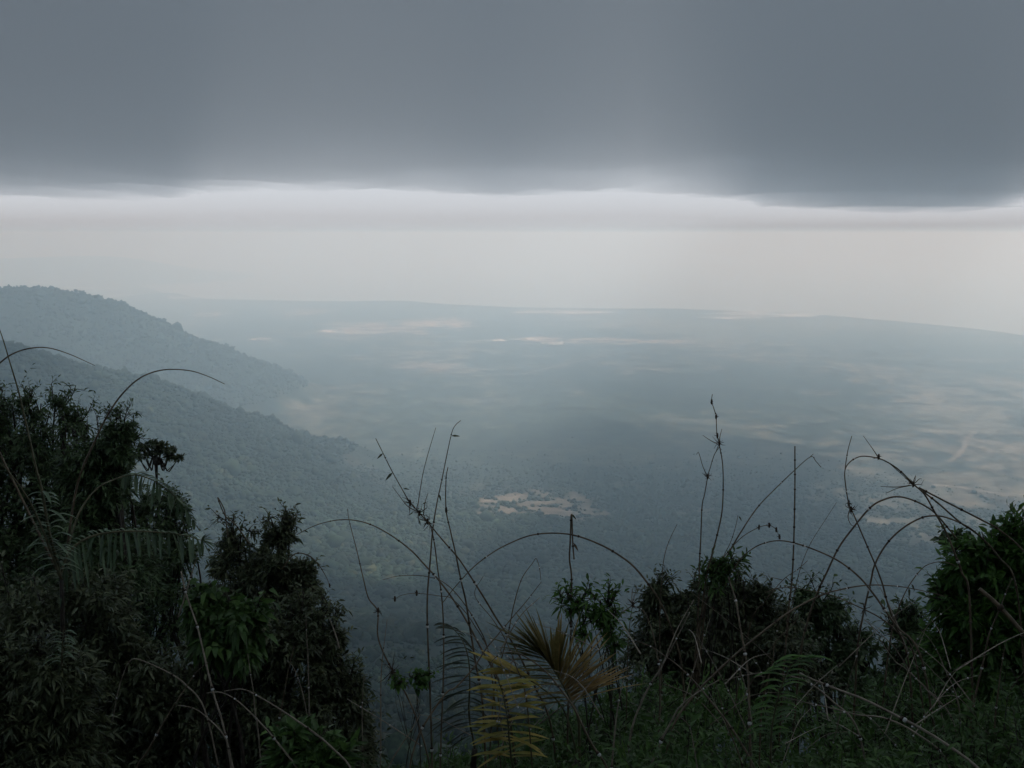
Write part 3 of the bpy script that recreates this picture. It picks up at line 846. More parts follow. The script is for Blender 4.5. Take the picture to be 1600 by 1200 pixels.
plant("broadleaf_shrub", "brighter green shrub with broad hanging leaves below the wispy shrub", "shrub",
      [(318, 948, 24, 22), (345, 965, 34, 24), (385, 975, 26, 26), (330, 1000, 34, 30), (385, 1005, 22, 20)],
      4.9, (350, 1240), L_MID, .07, .03, 420, 6, .6, .14, .1, seed=107, r0=.018)
plant("leafy_bush", "dull green feathery bush in the bottom left corner", "bush",
      [(75, 1040, 55, 34), (40, 1090, 70, 56), (105, 1090, 34, 50), (60, 1170, 90, 56), (0, 1040, 40, 40)],
      4.6, (60, 1330), L_DULL, .062, .012, 2000, 9, .35, .17, .4, seed=108, r0=.02)
plant("leafy_bush", "low dark bush along the bottom between the corner bush and the dense shrub", "bush",
      [(170, 1110, 50, 34), (220, 1130, 46, 36), (180, 1170, 70, 44), (270, 1170, 60, 50), (250, 1080, 50, 30), (200, 1040, 60, 50), (150, 960, 60, 60), (60, 960, 70, 50)],
      5.8, (200, 1330), L_DULL, .065, .016, 2000, 8, .35, .18, .35, seed=109, r0=.02)
plant("tangled_shrub", "dark shrub with a tangle of bamboo stems in front, right of the brown palm", "shrub",
      [(1030, 925, 18, 18), (1022, 940, 20, 18), (1060, 945, 30, 20), (1100, 935, 30, 24), (1150, 925, 32, 24), (1190, 940, 26, 22), (1130, 960, 70, 36), (1050, 975, 50, 30), (1220, 965, 30, 28), (1100, 1010, 100, 50), (1200, 1010, 60, 50), (1010, 1010, 34, 34), (1060, 1070, 100, 60), (1180, 1080, 100, 60)],
      7.0, (1110, 1300), L_DULL, .05, .016, 4200, 8, .35, .20, .45, seed=110, r0=.04, tips=((1030, 925, 1029, 905), (1150, 915, 1152, 899), (1020, 930, 1006, 928)))
plant("twin_crown_tree", "small dark tree of two round crowns with gaps, right of the tangled shrub", "tree",
      [(1262, 940, 20, 22), (1285, 950, 26, 26), (1305, 972, 20, 24), (1265, 985, 26, 30), (1250, 1005, 20, 22), (1335, 1000, 26, 18), (1352, 1015, 14, 14), (1322, 1030, 30, 24), (1345, 1045, 16, 18), (1290, 1040, 30, 24), (1320, 1068, 22, 14)],
      9.5, (1300, 1230), L_DARK, .07, .022, 1500, 7, .35, .22, .35, seed=111, trunk_name="trunk", crown_name="crown", r0=.05)
plant("upright_bush", "narrow upright dark bush just left of the big bright-topped bush", "bush",
      [(1418, 975, 20, 18), (1428, 990, 14, 26), (1410, 1000, 24, 24), (1415, 1040, 30, 32), (1385, 1080, 40, 30), (1440, 1060, 30, 34), (1400, 1110, 60, 40)],
      6.5, (1415, 1280), L_DARK, .06, .015, 1300, 8, .2, .18, .8, seed=112, r0=.025, tips=((1425, 970, 1424, 950), (1414, 970, 1410, 955)))
plant("large_bush", "large bush at the right edge with fresh green leaves on top", "bush",
      [(1585, 850, 26, 28), (1545, 865, 46, 26), (1510, 885, 30, 22), (1600, 890, 50, 40), (1560, 920, 56, 44), (1490, 925, 28, 24), (1480, 950, 20, 26), (1520, 970, 56, 50), (1590, 990, 60, 70), (1500, 1030, 50, 50), (1570, 1080, 80, 70), (1490, 1100, 60, 60), (1640, 950, 60, 90), (1560, 1170, 90, 60)],
      5.4, (1560, 1330), L_BRIGHT, .078, .02, 2800, 8, .25, .17, .55, seed=113, r0=.03, tips=((1583, 840, 1586, 806), (1560, 845, 1566, 834), (1480, 935, 1462, 935), (1476, 950, 1462, 908), (1500, 880, 1488, 884)))
plant("sprig_bush", "small dark round-leaved sprig poking out beside the top of the right-edge bush", "bush",
      [(1492, 845, 9, 6), (1506, 849, 10, 6), (1482, 852, 7, 5)], 7.5, (1500, 1250), L_DARK, .06, .03, 70, 5, .2, .10, .5, seed=114, r0=.012)
plant("vine_plant", "loose light green leafy vine climbing beside the brown palm", "plant",
      [(905, 950, 26, 14), (940, 955, 20, 18), (955, 980, 14, 26), (880, 945, 10, 8), (960, 1010, 16, 24), (930, 985, 26, 22)],
      4.6, (950, 1250), L_BRIGHT, .05, .012, 130, 4, .3, .14, .3, seed=115, r0=.008, fill=.8, tips=((948, 950, 952, 918), (930, 935, 922, 925)))
plant("leafy_shoot", "tuft of pale green leaves where several bamboo stems meet above the tangled shrub", "plant",
      [(1118, 892, 14, 10), (1135, 898, 14, 10), (1105, 902, 10, 12), (1150, 888, 8, 6), (1120, 915, 20, 14)],
      5.0, (1120, 1250), L_MID, .052, .013, 60, 4, .25, .10, .7, seed=116, r0=.008)
plant("leafy_shoot", "pair of round yellow green leaves on a thin stalk left of the dark drooping frond", "plant",
      [(650, 1064, 6, 6), (657, 1070, 5, 7), (619, 1070, 5, 3)], 4.2, (650, 1290), L_BRIGHT, .030, .02, 14, 3, .4, .04, .2, seed=117, r0=.004)
plant("leafy_shoot", "low green leafy plant at the bottom between the dense shrub and the valley gap", "plant",
      [(470, 1170, 26, 14), (500, 1180, 30, 16), (530, 1195, 30, 14), (455, 1185, 26, 16)], 3.8, (490, 1330), L_MID, .10, .02, 120, 6, .3, .12, .6, seed=118, r0=.006)

# undergrowth along the bottom
def undergrowth():
    g = np.random.default_rng(55)
    mb = MB()
    bx = [600, 680, 740, 800, 860, 920, 1000, 1080, 1160, 1260, 1340, 1420, 1500, 1620]
    by = [1215, 1200, 1190, 1180, 1140, 1112, 1080, 1075, 1090, 1110, 1095, 1070, 1060, 1040]
    n = 9000
    px = g.uniform(600, 1640, n); top = np.interp(px, bx, by) + 34 * (fbm(px / 55.0, px * 0, 3, 71) - .5)
    py = top + (1290 - top) * g.random(n) ** .8
    keep = g.random(n) < sstep(.38, .66, fbm(px / 46.0, py / 34.0, 3, 72)) * .9 + .04
    px, py, top = px[keep], py[keep], top[keep]; n = len(px)
    D = np.clip(5.6 - (py - top) / 90 + .25 * g.standard_normal(n), 3.4, 6)
    org = np.array([P(a, b, c) for a, b, c in zip(px, py, D)])
    sprigs(mb, org, g.standard_normal((n, 3)) * .6 + [0, 0, .9], .13 * g.uniform(.5, 1.7, n), 8, .055, .014, .35, g, 1.0, tint=fbm(px / 90.0, py / 60.0, 3, 73) * 1.6 - .4)
    m = 900
    px = g.uniform(640, 1600, m); top = np.interp(px, bx, by) + 10
    py = top + (1260 - top) * g.random(m)
    D = np.clip(5.5 - (py - top) / 90, 3.4, 5.8)
    org = np.array([P(a, b, c) for a, b, c in zip(px, py, D)])
    V, Q, T = leaf_batch(org, g.standard_normal((m, 3)) * .5 + [0, 0, 1.], .22 * g.uniform(.6, 1.3, m), .010, .5 * g.random(m), g)
    mb.add(V, Q, T, 0, np.repeat(.4 + .6 * g.random(m), 8))
    for k in range(60):
        qx, qy = g.uniform(640, 1600), g.uniform(1010, 1200)
        a = math.radians(g.choice([g.uniform(20, 75), g.uniform(100, 160)])); ln = g.uniform(50, 190)
        d0, d1 = g.uniform(3.6, 4.6), g.uniform(3.6, 5.0)
        p0, p1 = P(qx, qy, d0), P(qx + ln * math.cos(a), qy - ln * math.sin(a), d1)
        pm = (p0 + p1) / 2 + [0, 0, g.uniform(0, .06)]
        pth = smooth_path([p0, pm, p1], 5)
        mb.tube(pth, np.linspace(.0026, .0010, len(pth)) * g.uniform(.6, 1.2), 5, 2)
        if g.random() < .35:
            for q in (0, 4, 8):
                c = pth[q]; u = unit(pth[min(q + 1, 10)] - pth[max(q - 1, 0)]) * .004
                mb.tube([c - u, c - .3 * u, c + .5 * u, c + u], [.0018, .0038, .0036, .0018], 6, 3)
    o = mb.obj("undergrowth", [L_MID, M_BARK, M_DRYCULM, M_WAX], None, smooth=False)
    tag(o, "mixed green undergrowth covering the edge of the slope along the bottom", "undergrowth", kind="stuff")
undergrowth()

# ------------------------------------------------------------------ bamboo stems, each traced tip -> base and rooted in the slope
def stem(label, pts, D, w=2.6, tufts=(), leaves=(), twigs=(), dry=False, wax=.5, seed=0, tip=.30, root=None, gap=.20, name="bamboo_stem"):
    g = np.random.default_rng(1000 + seed)
    D0, D1 = D if isinstance(D, tuple) else (D, D)      # distance at the base, at the tip
    n = len(pts)
    W3 = [P(a, b, D1 + (D0 - D1) * i / (n - 1)) for i, (a, b) in enumerate(pts)]
    last, prev = W3[-1], W3[-2]
    if root is not False:
        dv = unit(last - prev); dv = unit(dv * np.array([.5, .5, 1]) + np.array([0, 0, -.8]))
        q = last.copy()
        for _ in range(400):
            q = q + dv * .03
            if q[2] < ground_z(q[0], q[1]) - .04: break
        W3 += [last * .5 + q * .5, q]
    path = smooth_path(W3, 8)
    L = np.concatenate([[0], np.cumsum(np.linalg.norm(np.diff(path, axis=0), axis=1))])
    t = L / L[-1]
    Dm = (D0 + D1) / 2
    rad = np.interp(t, [0, .4, 1], [tip * 1.2, .95, 1.15]) * w * .58 * Dm / F
    b = path[-1]
    e = empty(name, b); tag(e, label, "bamboo stem", "bamboo stems")
    mb = MB(); mb.tube(path, rad, 7, 0)
    s = g.uniform(.05, .12)
    while s < L[-1] - .05:
        c = np.array([np.interp(s, L, path[:, k]) for k in range(3)])
        c2 = np.array([np.interp(s + .012, L, path[:, k]) for k in range(3)])
        r = float(np.interp(s, L, rad)); d = unit(c2 - c)
        h = max(.0022, r * .9)
        mb.tube([c - d * h * 1.6, c - d * h * .7, c + d * h * .4, c + d * h * 1.2], [r * 1.05, r * 1.75, r * 1.6, r * 1.05], 7, 1)
        if g.random() < wax:
            mb.tube([c + d * h * 1.0, c + d * h * 1.6, c + d * h * (2.4 + g.random()), c + d * h * 3.9], [r * 1.08, r * 1.75, r * 1.7, r * 1.08], 7, 2)
        s += gap * g.uniform(.75, 1.3) * (1 + .4 * t[np.searchsorted(L, min(s, L[-1] - 1e-3))])
    mb.obj("culm", [M_DRYCULM if dry else M_CULM, M_NODE, M_WAX], e)
    def at(px, py):        # the distance of the stem where it passes this pixel
        i = min(range(n), key=lambda i: (pts[i][0] - px) ** 2 + (pts[i][1] - py) ** 2)
        return D1 + (D0 - D1) * i / (n - 1)
    for (px, py, cnt, ln) in tufts:
        tb = MB(); d = at(px, py); c = P(px, py, d)
        for k in range(cnt):
            v = unit(g.standard_normal(3) * [1, .7, 1])
            l2 = ln * d / F * g.uniform(.35, 1.1)
            m2 = c + v * l2 * .5 + .12 * l2 * g.standard_normal(3)
            tb.tube([c, m2, c + v * l2], [.0020, .0014, .0006], 5)
        tb.tube([c - [0, 0, .012], c - [0, 0, .004], c + [0, 0, .006], c + [0, 0, .014]], [.003, .0052, .005, .003], 7)
        tb.obj("twig_tuft", M_NODE, e)
    for tw in twigs:
        d = at(*tw[0]); pth = smooth_path([P(a, b2, d) for a, b2 in tw], 5)
        tb = MB(); tb.tube(pth, np.linspace(.0024, .0011, len(pth)), 5); tb.obj("twig", M_CULM, e)
    for lf in leaves:
        px, py, ang, ln = lf[:4]
        d = at(px, py); a = math.radians(ang)
        lb = MB()
        V, Q, T = leaf_batch([P(px, py, d)], [[math.cos(a), .15, math.sin(a)]], ln * d / F, ln * .24 * d / F, .08, g, up=np.array([[0, -.9, .4]]))
        lb.add(V, Q, T, 0, .3); lb.obj("leaf", L_DRY if (len(lf) > 4) else L_DULL, e, smooth=False)
    return e

S1 = [(587, 685), (600, 711), (613, 737), (627, 762), (640, 784), (655, 801), (671, 819), (690, 842), (716, 872), (740, 908), (760, 940), (778, 970), (800, 1003), (830, 1062), (860, 1130)]
stem("leaning bamboo stem with small hanging leaves and a shaggy brown twig tuft", S1, (4.4, 4.2), 2.6,
     tufts=((668, 815, 16, 22), (655, 802, 14, 24), (641, 786, 8, 20)), leaves=((599, 708, 220, 14), (614, 738, 225, 18), (630, 763, -10, 10), (646, 800, 215, 9), (660, 788, 30, 8), (655, 812, -80, 9)),
     twigs=([(655, 801), (637, 791), (625, 776), (613, 760)], [(662, 805), (664, 786), (669, 770)], [(655, 795), (653, 790), (660, 745), (668, 712), (681, 668)]), seed=1, wax=.35)
stem("thin upright bamboo stem with a bent tip and single leaf, beside the shaggy tuft", [(720, 657), (712, 664), (706, 676), (698, 712), (690, 752), (682, 790), (676, 830), (672, 880), (668, 930), (668, 985), (672, 1080), (675, 1180), (677, 1240)], (4.2, 4.3), 2.5,
     leaves=((705, 681, 0, 14), (686, 772, -75, 12)), seed=2, wax=.7)
stem("straight bamboo stem dropping from the shaggy tuft to the bottom edge", [(673, 822), (679, 850), (684, 890), (690, 930), (693, 980), (693, 1050), (690, 1130), (687, 1230)], 4.5, 2.2, seed=3, wax=.9, tip=.6)
stem("bamboo stem with a reddish broken top and thick node, right of the shaggy tuft", [(700, 730), (697, 748), (697, 796), (704, 830), (713, 870), (720, 905), (728, 940), (735, 985), (744, 1040), (754, 1100)], (4.4, 4.3), 2.9, seed=4, wax=.5, tip=.35, tufts=((697, 797, 3, 6),))
stem("thin bamboo arch from the wispy shrub over to the centre tangle", [(463, 836), (490, 822), (518, 814), (545, 812), (575, 818), (607, 834), (640, 858), (665, 884), (690, 912), (720, 955), (750, 1010), (790, 1090)], (4.6, 5.2), 2.4, seed=5, wax=.35)
stem("faint straight bamboo stem crossing the left end of the thin arch", [(543, 795), (546, 815), (558, 862), (568, 905), (576, 935), (590, 955), (590, 990), (597, 1015), (613, 1047), (637, 1090), (655, 1135), (672, 1200)], (4.3, 4.6), 2.3, seed=6, wax=.2,
     tufts=((613, 1048, 22, 30), (591, 954, 8, 10)), leaves=((600, 1035, 140, 10), (630, 1030, 45, 9), (640, 1028, 10, 9)))
stem("wide dark bamboo arch in the middle, just under the tan clearing", [(690, 944), (712, 916), (740, 886), (772, 862), (803, 846), (832, 836), (866, 833), (900, 837), (938, 851), (968, 868), (992, 887), (1017, 918), (1032, 942), (1050, 985), (1066, 1050)], (4.6, 4.4), 2.9, seed=7, wax=.25)
stem("snapped bamboo stem folded into two parallel uprights in the middle", [(897, 874), (895, 850), (893, 803), (891, 845), (890, 874), (893, 900), (893, 950), (891, 1010), (888, 1090)], (4.6, 4.6), 2.5, seed=8, wax=.6, tip=.7, leaves=((896, 848, -60, 16, 1), (893, 803, -50, 12)))
stem("short faint bamboo stem curling over at its top, left of the snapped stem", [(845, 906), (843, 888), (838, 873), (832, 880), (815, 905), (803, 945), (795, 985), (786, 1020), (772, 1080)], 4.8, 2.0, seed=9, wax=.5)
stem("short bamboo arch in front of the brown palm", [(762, 1042), (776, 1026), (795, 1019), (815, 1023), (848, 1045), (872, 1072), (896, 1105), (910, 1134), (926, 1165), (950, 1205)], (3.5, 3.6), 3.0, seed=10, wax=.6)
stem("bamboo stem slanting up to the right across the dark drooping frond", [(846, 909), (822, 940), (803, 962), (776, 994), (760, 1013), (738, 1046), (712, 1074), (698, 1082), (672, 1118), (654, 1150), (640, 1200)], (3.8, 4.1), 2.4, seed=11, wax=.8)
stem("short pale bamboo stem at the bottom of the valley gap", [(656, 1118), (642, 1142), (622, 1172), (607, 1200), (600, 1230)], 3.8, 2.4, seed=12, wax=.7, dry=True)
stem("tall upright bamboo stem with a spiky tuft near its top", [(1113, 616), (1112, 627), (1116, 640), (1119, 652), (1120, 676), (1124, 695), (1129, 725), (1130, 760), (1128, 800), (1121, 834), (1112, 868), (1105, 895), (1096, 960), (1090, 1040)], (5.0, 4.8), 2.6,
     tufts=((1124, 693, 12, 15), (1112, 628, 4, 6), (1119, 651, 4, 5), (1121, 681, 4, 6)), twigs=([(1122, 694), (1110, 688), (1098, 680)], [(1124, 692), (1125, 682), (1128, 670)]), seed=13, wax=.1)
stem("bamboo stem with a small tuft and side twig, left of the tall spiky-tufted one", [(1124, 698), (1116, 711), (1110, 730), (1106, 744), (1101, 772), (1097, 791), (1095, 840), (1093, 880), (1092, 930), (1089, 1000)], (5.0, 4.9), 2.7,
     tufts=((1106, 745, 9, 11),), twigs=([(1105, 744), (1098, 728), (1092, 708), (1088, 710)],), seed=14, wax=.1)
stem("long straight bamboo stem leaning far right with a hooked tip", [(1283, 730), (1275, 721), (1266, 714), (1237, 739), (1208, 767), (1186, 790), (1170, 812), (1150, 844), (1132, 876), (1116, 904), (1100, 950), (1088, 1010)], (5.0, 5.2), 2.5, seed=15, wax=.1, twigs=([(1266, 714), (1271, 709)],))
stem("perfectly upright bamboo stem with many close dark nodes", [(1242, 697), (1242, 760), (1241, 820), (1239, 880), (1236, 920), (1232, 952), (1228, 1000), (1222, 1080)], 4.7, 2.5, seed=16, wax=.08, tip=.6, gap=.07)
stem("short thin bamboo shoot with a drooping tip leaf, left of the long leaning stem", [(1153, 805), (1150, 820), (1142, 846), (1126, 878), (1112, 910), (1100, 960)], 5.1, 1.9, seed=17, wax=.1, leaves=((1154, 806, -55, 10),))
stem("small bamboo stem curling over with knobbly dark nodes", [(1218, 841), (1213, 828), (1202, 821), (1186, 824), (1161, 838), (1141, 858), (1124, 882), (1110, 920), (1100, 970)], 5.0, 2.2, tufts=((1186, 824, 5, 6), (1202, 821, 6, 8), (1213, 828, 4, 5), (1218, 839, 4, 5)), seed=18, wax=0)
stem("long low bamboo arch running right from the leafy tuft to the twin-crowned tree", [(1134, 915), (1155, 876), (1178, 856), (1200, 847), (1222, 845), (1247, 850), (1278, 861), (1311, 877), (1342, 901), (1364, 927), (1384, 955), (1402, 980), (1440, 1030)], (4.4, 4.9), 2.8, seed=19, wax=.6)
stem("bamboo stem with a twiggy sleeve of sheaths, dropping straight through two arches", [(1331, 681), (1325, 703), (1321, 728), (1320, 745), (1323, 770), (1327, 790), (1333, 802), (1345, 830), (1357, 858), (1367, 881), (1378, 910), (1386, 940), (1396, 970), (1420, 1040)], (4.6, 4.5), 2.8,
     tufts=((1330, 796, 14, 14), (1326, 786, 8, 12)), twigs=([(1328, 795), (1325, 808), (1330, 820), (1340, 824)],), seed=20, wax=.3)
stem("bamboo stem arching left from a spiky node at the right, its end hooking downward", [(1328, 796), (1322, 765), (1320, 737), (1328, 722), (1346, 713), (1372, 716), (1390, 724), (1408, 737), (1428, 757), (1445, 773), (1461, 801), (1478, 831), (1490, 860), (1503, 895), (1515, 940)], (4.5, 4.5), 3.0,
     tufts=((1427, 757, 14, 17), (1373, 714, 6, 9)), twigs=([(1372, 714), (1362, 699), (1349, 681)], [(1425, 758), (1400, 761), (1376, 760)], [(1425, 758), (1402, 763), (1384, 771)], [(1390, 724), (1410, 742), (1426, 756)]), seed=21, wax=.2)
stem("straight bamboo stem slanting down right from the spiky node into the right-edge bush", [(1436, 762), (1455, 772), (1490, 790), (1535, 813), (1563, 829), (1600, 862), (1640, 920)], (4.8, 4.6), 2.8, seed=22, wax=.2, tip=.7)
stem("bamboo stem below the slanting one, sharing its spiky node", [(1440, 766), (1468, 788), (1500, 816), (1530, 837), (1560, 870), (1590, 930)], (4.8, 4.6), 2.7, seed=23, wax=.15, tip=.7)
stem("tall round bamboo arch under the spiky node, rising from the twin-crowned tree", [(1495, 842), (1482, 826), (1458, 799), (1430, 783), (1403, 776), (1380, 781), (1360, 793), (1336, 821), (1311, 855), (1292, 894), (1278, 924), (1262, 970), (1250, 1030)], (4.9, 4.8), 2.8, seed=24, wax=.2, tip=.6)
stem("bamboo arch reaching right with its foot at the crossing of two stems", [(1532, 838), (1512, 823), (1486, 811), (1464, 806), (1440, 809), (1411, 825), (1386, 849), (1367, 882), (1360, 912), (1351, 950), (1340, 1010), (1336, 1080)], (4.7, 4.6), 2.8, seed=25, wax=.2, tip=.6, leaves=((1354, 935, 20, 14), (1352, 945, 160, 12)))
stem("small bamboo arch ending at the left side of the right-edge bush", [(1502, 888), (1492, 884), (1475, 878), (1456, 880), (1440, 889), (1421, 914), (1408, 940), (1400, 965), (1388, 1020)], 4.8, 2.4, seed=26, wax=.1, leaves=((1420, 918, -80, 16), (1424, 912, -60, 14)))
stem("long flat bamboo arch crossing in front of the twin-crowned tree to the right-edge bush", [(1476, 932), (1450, 925), (1410, 917), (1370, 914), (1340, 916), (1310, 922), (1289, 928), (1258, 942), (1225, 962), (1170, 1005), (1120, 1050), (1080, 1092), (1050, 1140)], (4.0, 4.5), 2.7, seed=27, wax=.5)
stem("thin bamboo stem running down right through the crown of the twin-crowned tree", [(1196, 926), (1215, 919), (1240, 918), (1260, 922), (1300, 930), (1330, 943), (1352, 953), (1376, 966), (1400, 986), (1430, 1030)], (4.5, 4.6), 2.4, seed=28, wax=.15, tufts=((1351, 951, 9, 14),))
stem("faint hair-thin bamboo shoot leaning right behind the close-noded upright", [(1307, 785), (1291, 810), (1266, 850), (1250, 890), (1240, 935), (1230, 990)], 5.6, 1.5, seed=29, wax=0)
stem("stubby bamboo stem with short side twigs in front of the close-noded upright", [(1262, 876), (1246, 890), (1228, 902), (1210, 921), (1195, 940), (1170, 985)], 4.9, 2.1, seed=30, wax=.2, twigs=([(1222, 906), (1205, 902)], [(1228, 902), (1245, 918)]))
stem("slim bamboo shoot curving right at its tip, left of the tangled shrub's peak", [(1058, 819), (1046, 844), (1038, 870), (1034, 905), (1031, 960), (1031, 1010), (1034, 1080)], 5.0, 2.0, seed=31, wax=.4)
stem("thick bare bamboo pole across the right-edge bush", [(1530, 920), (1560, 946), (1595, 985), (1640, 1040)], (4.2, 4.3), 6, wax=0, seed=32, tip=.8, gap=.5)
stem("stout bamboo stem slanting to the bottom right corner with the brightest white node", [(1250, 1052), (1268, 1061), (1308, 1077), (1350, 1093), (1402, 1119), (1450, 1145), (1500, 1178), (1530, 1203), (1560, 1240)], (3.3, 3.7), 4.2, wax=1, seed=33, gap=.24, dry=True, tip=.5)
stem("thin pale bamboo stem below and parallel to the stout slanting one", [(1222, 1089), (1265, 1099), (1302, 1107), (1340, 1117), (1382, 1122), (1430, 1145), (1480, 1190)], (3.6, 3.8), 2.6, dry=True, wax=.8, seed=34)
stem("pale bamboo stem arching flat over the seedling palm", [(1130, 1063), (1165, 1055), (1198, 1051), (1228, 1055), (1262, 1066), (1300, 1095), (1340, 1140)], (3.8, 3.9), 2.6, dry=True, wax=.7, seed=35)
stem("bamboo stem leaning right inside the right-edge bush, its white nodes showing", [(1582, 903), (1572, 925), (1563, 950), (1546, 990), (1535, 1040), (1528, 1068), (1518, 1120), (1512, 1190)], 4.3, 3.0, wax=.9, seed=36)
stem("dark bamboo stem to the right of the white-noded one in the right-edge bush", [(1572, 1000), (1565, 1040), (1561, 1070), (1555, 1120), (1552, 1190), (1550, 1240)], 4.2, 2.8, wax=.6, seed=37)
stem("bamboo stem slanting down right across the left of the tangled shrub", [(990, 1000), (1018, 1011), (1040, 1026), (1058, 1039), (1085, 1065), (1106, 1090), (1130, 1120), (1155, 1157), (1180, 1205)], (3.6, 4.0), 2.8, wax=.8, seed=38)
stem("bamboo stem hooking over from a star-shaped tuft at the left of the tangled shrub", [(988, 920), (988, 945), (1000, 950), (1010, 962), (1020, 990), (1026, 1020), (1030, 1045), (1031, 1106), (1027, 1165), (1024, 1230)], (4.2, 4.4), 2.6, wax=.9, seed=39, tufts=((989, 945, 12, 15),), twigs=([(989, 946), (975, 955), (968, 965)],))
stem("long straight bamboo upright in the middle of the tangled shrub, reaching the bottom edge", [(1138, 902), (1148, 932), (1152, 952), (1158, 988), (1167, 1038), (1170, 1080), (1172, 1160), (1176, 1240)], (3.9, 4.3), 3.4, wax=.9, seed=40, tip=.5)
stem("bamboo stem slanting down left from the heart of the tangled shrub", [(1078, 956), (1060, 992), (1036, 1038), (1018, 1066), (1000, 1102), (985, 1150)], 4.0, 2.8, wax=.9, seed=41, dry=True)
stem("bamboo stem in front of the vine, leaning slightly left at the bottom", [(975, 1060), (968, 1090), (962, 1130), (956, 1195), (952, 1240)], 3.6, 2.6, wax=.9, seed=42, dry=True)
stem("dry bamboo stem crossing low from the undergrowth to the seedling palm", [(1124, 1062), (1090, 1082), (1063, 1104), (1048, 1129), (1032, 1160), (1010, 1220)], 3.7, 3.2, wax=.8, seed=43, dry=True)
stem("dry bent bamboo stem with a white node under the tangled shrub", [(1062, 1120), (1072, 1128), (1079, 1140), (1083, 1160), (1090, 1210)], 3.6, 2.2, wax=1, seed=44, dry=True)
stem("thin bamboo stem leaning right below the tangled shrub's hanging twigs", [(1115, 1060), (1125, 1090), (1133, 1125), (1143, 1150), (1158, 1190), (1166, 1240)], 3.7, 2.2, wax=.7, seed=45)
stem("pale bamboo upright just right of the tangled shrub's long upright", [(1250, 955), (1240, 975), (1212, 1003), (1208, 1030), (1200, 1060), (1190, 1110), (1186, 1200)], 4.1, 2.4, wax=.8, seed=46)
stem("dry bamboo stem slanting down right below the narrow upright bush", [(1350, 968), (1375, 990), (1398, 1012), (1424, 1052), (1452, 1080), (1470, 1110)], 4.4, 2.4, wax=.6, seed=47, dry=True)
stem("dry bamboo stem crossing the narrow upright bush", [(1440, 985), (1455, 1002), (1468, 1025), (1475, 1043), (1495, 1090), (1500, 1140)], 4.5, 2.4, wax=.8, seed=48, dry=True)
stem("yellowish bamboo stem slanting down right in the gap left of the narrow upright bush", [(1356, 970), (1366, 985), (1396, 1030), (1415, 1045), (1450, 1080), (1490, 1130)], 4.1, 2.0, wax=.6, seed=49, dry=True)
# in the dark left bottom
stem("long pale bamboo stem slanting down right through the left shadows", [(283, 893), (290, 925), (300, 955), (308, 978), (317, 1015), (327, 1058), (337, 1095), (347, 1127), (360, 1190)], (4.2, 4.4), 2.8, wax=.9, seed=50, dry=True, tip=.6)
stem("short bamboo stem with white joints leaning left from the frond's end", [(308, 870), (300, 895), (293, 918), (285, 945), (278, 965)], 4.8, 2.0, wax=.9, seed=51, dry=True, root=False)
stem("dark bamboo stem slanting up right in the left shadows, white joints along it", [(325, 1035), (305, 1053), (277, 1095), (252, 1135), (230, 1175), (212, 1205)], 3.8, 2.6, wax=.9, seed=52)
stem("thin bent bamboo stem making an upside-down V over the left shadows", [(175, 1132), (185, 1078), (196, 1045), (204, 1032), (215, 1030), (236, 1038), (265, 1052), (290, 1070), (320, 1110)], 4.3, 2.2, wax=.5, seed=53, dry=True)
stem("bamboo arch in the dense shrub, lower of the two", [(278, 1102), (300, 1106), (320, 1118), (350, 1150), (362, 1190), (368, 1230)], 3.7, 2.4, wax=.7, seed=54, dry=True)
stem("bamboo arch in the dense shrub running down to the bottom edge, middle one", [(322, 1083), (345, 1082), (372, 1096), (410, 1133), (445, 1175), (468, 1210)], 3.7, 2.7, wax=.8, seed=55, dry=True)
stem("bamboo arch in the dense shrub reaching farthest right at the bottom edge", [(350, 1080), (378, 1077), (400, 1086), (440, 1110), (488, 1143), (518, 1168), (550, 1205)], 3.6, 3.0, wax=.7, seed=56, dry=True)
stem("upright pale bamboo stem at the left in the dense shrub", [(387, 1022), (391, 1050), (396, 1082), (398, 1105), (405, 1160)], 4.0, 2.2, wax=.6, seed=57, dry=True)
stem("upright thin bamboo stem along the right part of the dense shrub", [(478, 962), (479, 990), (481, 1025), (482, 1060), (483, 1100), (484, 1180)], 4.2, 2.0, wax=.8, seed=58, dry=True)
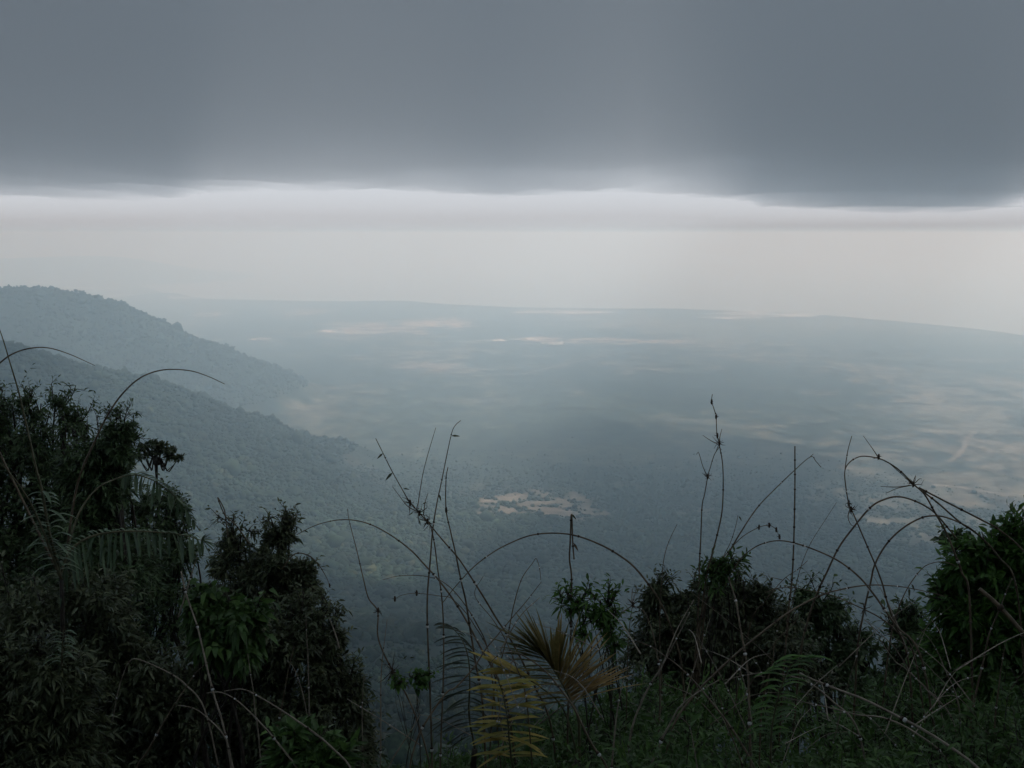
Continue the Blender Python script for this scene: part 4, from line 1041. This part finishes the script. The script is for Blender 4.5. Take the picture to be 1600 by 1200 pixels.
stem("curved bamboo stem in the dense shrub leaning right onto the thin upright", [(448, 1032), (458, 1042), (467, 1064), (474, 1088), (480, 1120), (486, 1160)], 4.1, 2.0, wax=.8, seed=59, dry=True)
stem("short pale bamboo stub with a white end at the right edge of the dense shrub", [(514, 964), (520, 980), (526, 997), (530, 1013)], 4.6, 2.0, wax=1, seed=60, dry=True, root=False)
stem("bamboo stem rising left from the bottom edge in the left shadows, dark and straight", [(460, 1010), (450, 1050), (440, 1105), (428, 1160), (420, 1215)], 4.0, 2.2, wax=.4, seed=61)
stem("hanging bamboo stub in the valley gap beside the dense shrub", [(569, 1058), (567, 1080), (566, 1120), (567, 1180), (568, 1230)], 4.0, 1.8, wax=.7, seed=62, dry=True)
stem("pale bamboo stub with a white foot, left of the star-shaped tuft in the valley gap", [(605, 968), (601, 1000), (597, 1035), (595, 1078), (595, 1140), (594, 1230)], 4.1, 1.9, wax=.7, seed=63, dry=True)
stem("thin bamboo stem beside the snapped stem's foot, leaning right under the vine", [(995, 915), (986, 960), (982, 1000), (980, 1060)], 4.6, 1.7, wax=.5, seed=64)
stem("fine bamboo stem slanting down left across the brown palm's top", [(755, 900), (742, 930), (770, 968), (790, 1000), (806, 1040), (822, 1090)], 4.1, 1.8, wax=.9, seed=65)

stem("flat faint bamboo arch left of the shaggy tuft's uprights, the upper of two", [(598, 906), (622, 900), (648, 899), (668, 901), (690, 908), (715, 930), (745, 975), (765, 1030)], 4.5, 1.9, wax=.6, seed=66)
stem("flat faint bamboo arch ending in a dark knob, the lower of two", [(617, 936), (628, 930), (650, 927), (685, 931), (708, 937), (740, 975), (770, 1040)], 4.5, 1.7, wax=.3, seed=67, tufts=((651, 927, 4, 6), (617, 936, 4, 5)))
stem("thin bamboo stem curling down with a dark bud, above the wispy shrub's left top", [(356, 838), (353, 812), (350, 795), (340, 777), (352, 806), (368, 820), (390, 850)], 6.4, 1.6, wax=0, seed=68, tip=.8, root=False)
stem("thin bamboo stem drooping with a dark bud at the right of the wispy shrub", [(515, 917), (510, 902), (496, 880), (480, 867), (460, 866), (440, 890)], 6.2, 1.6, wax=0, seed=69, root=False, tufts=((515, 915, 3, 4),))
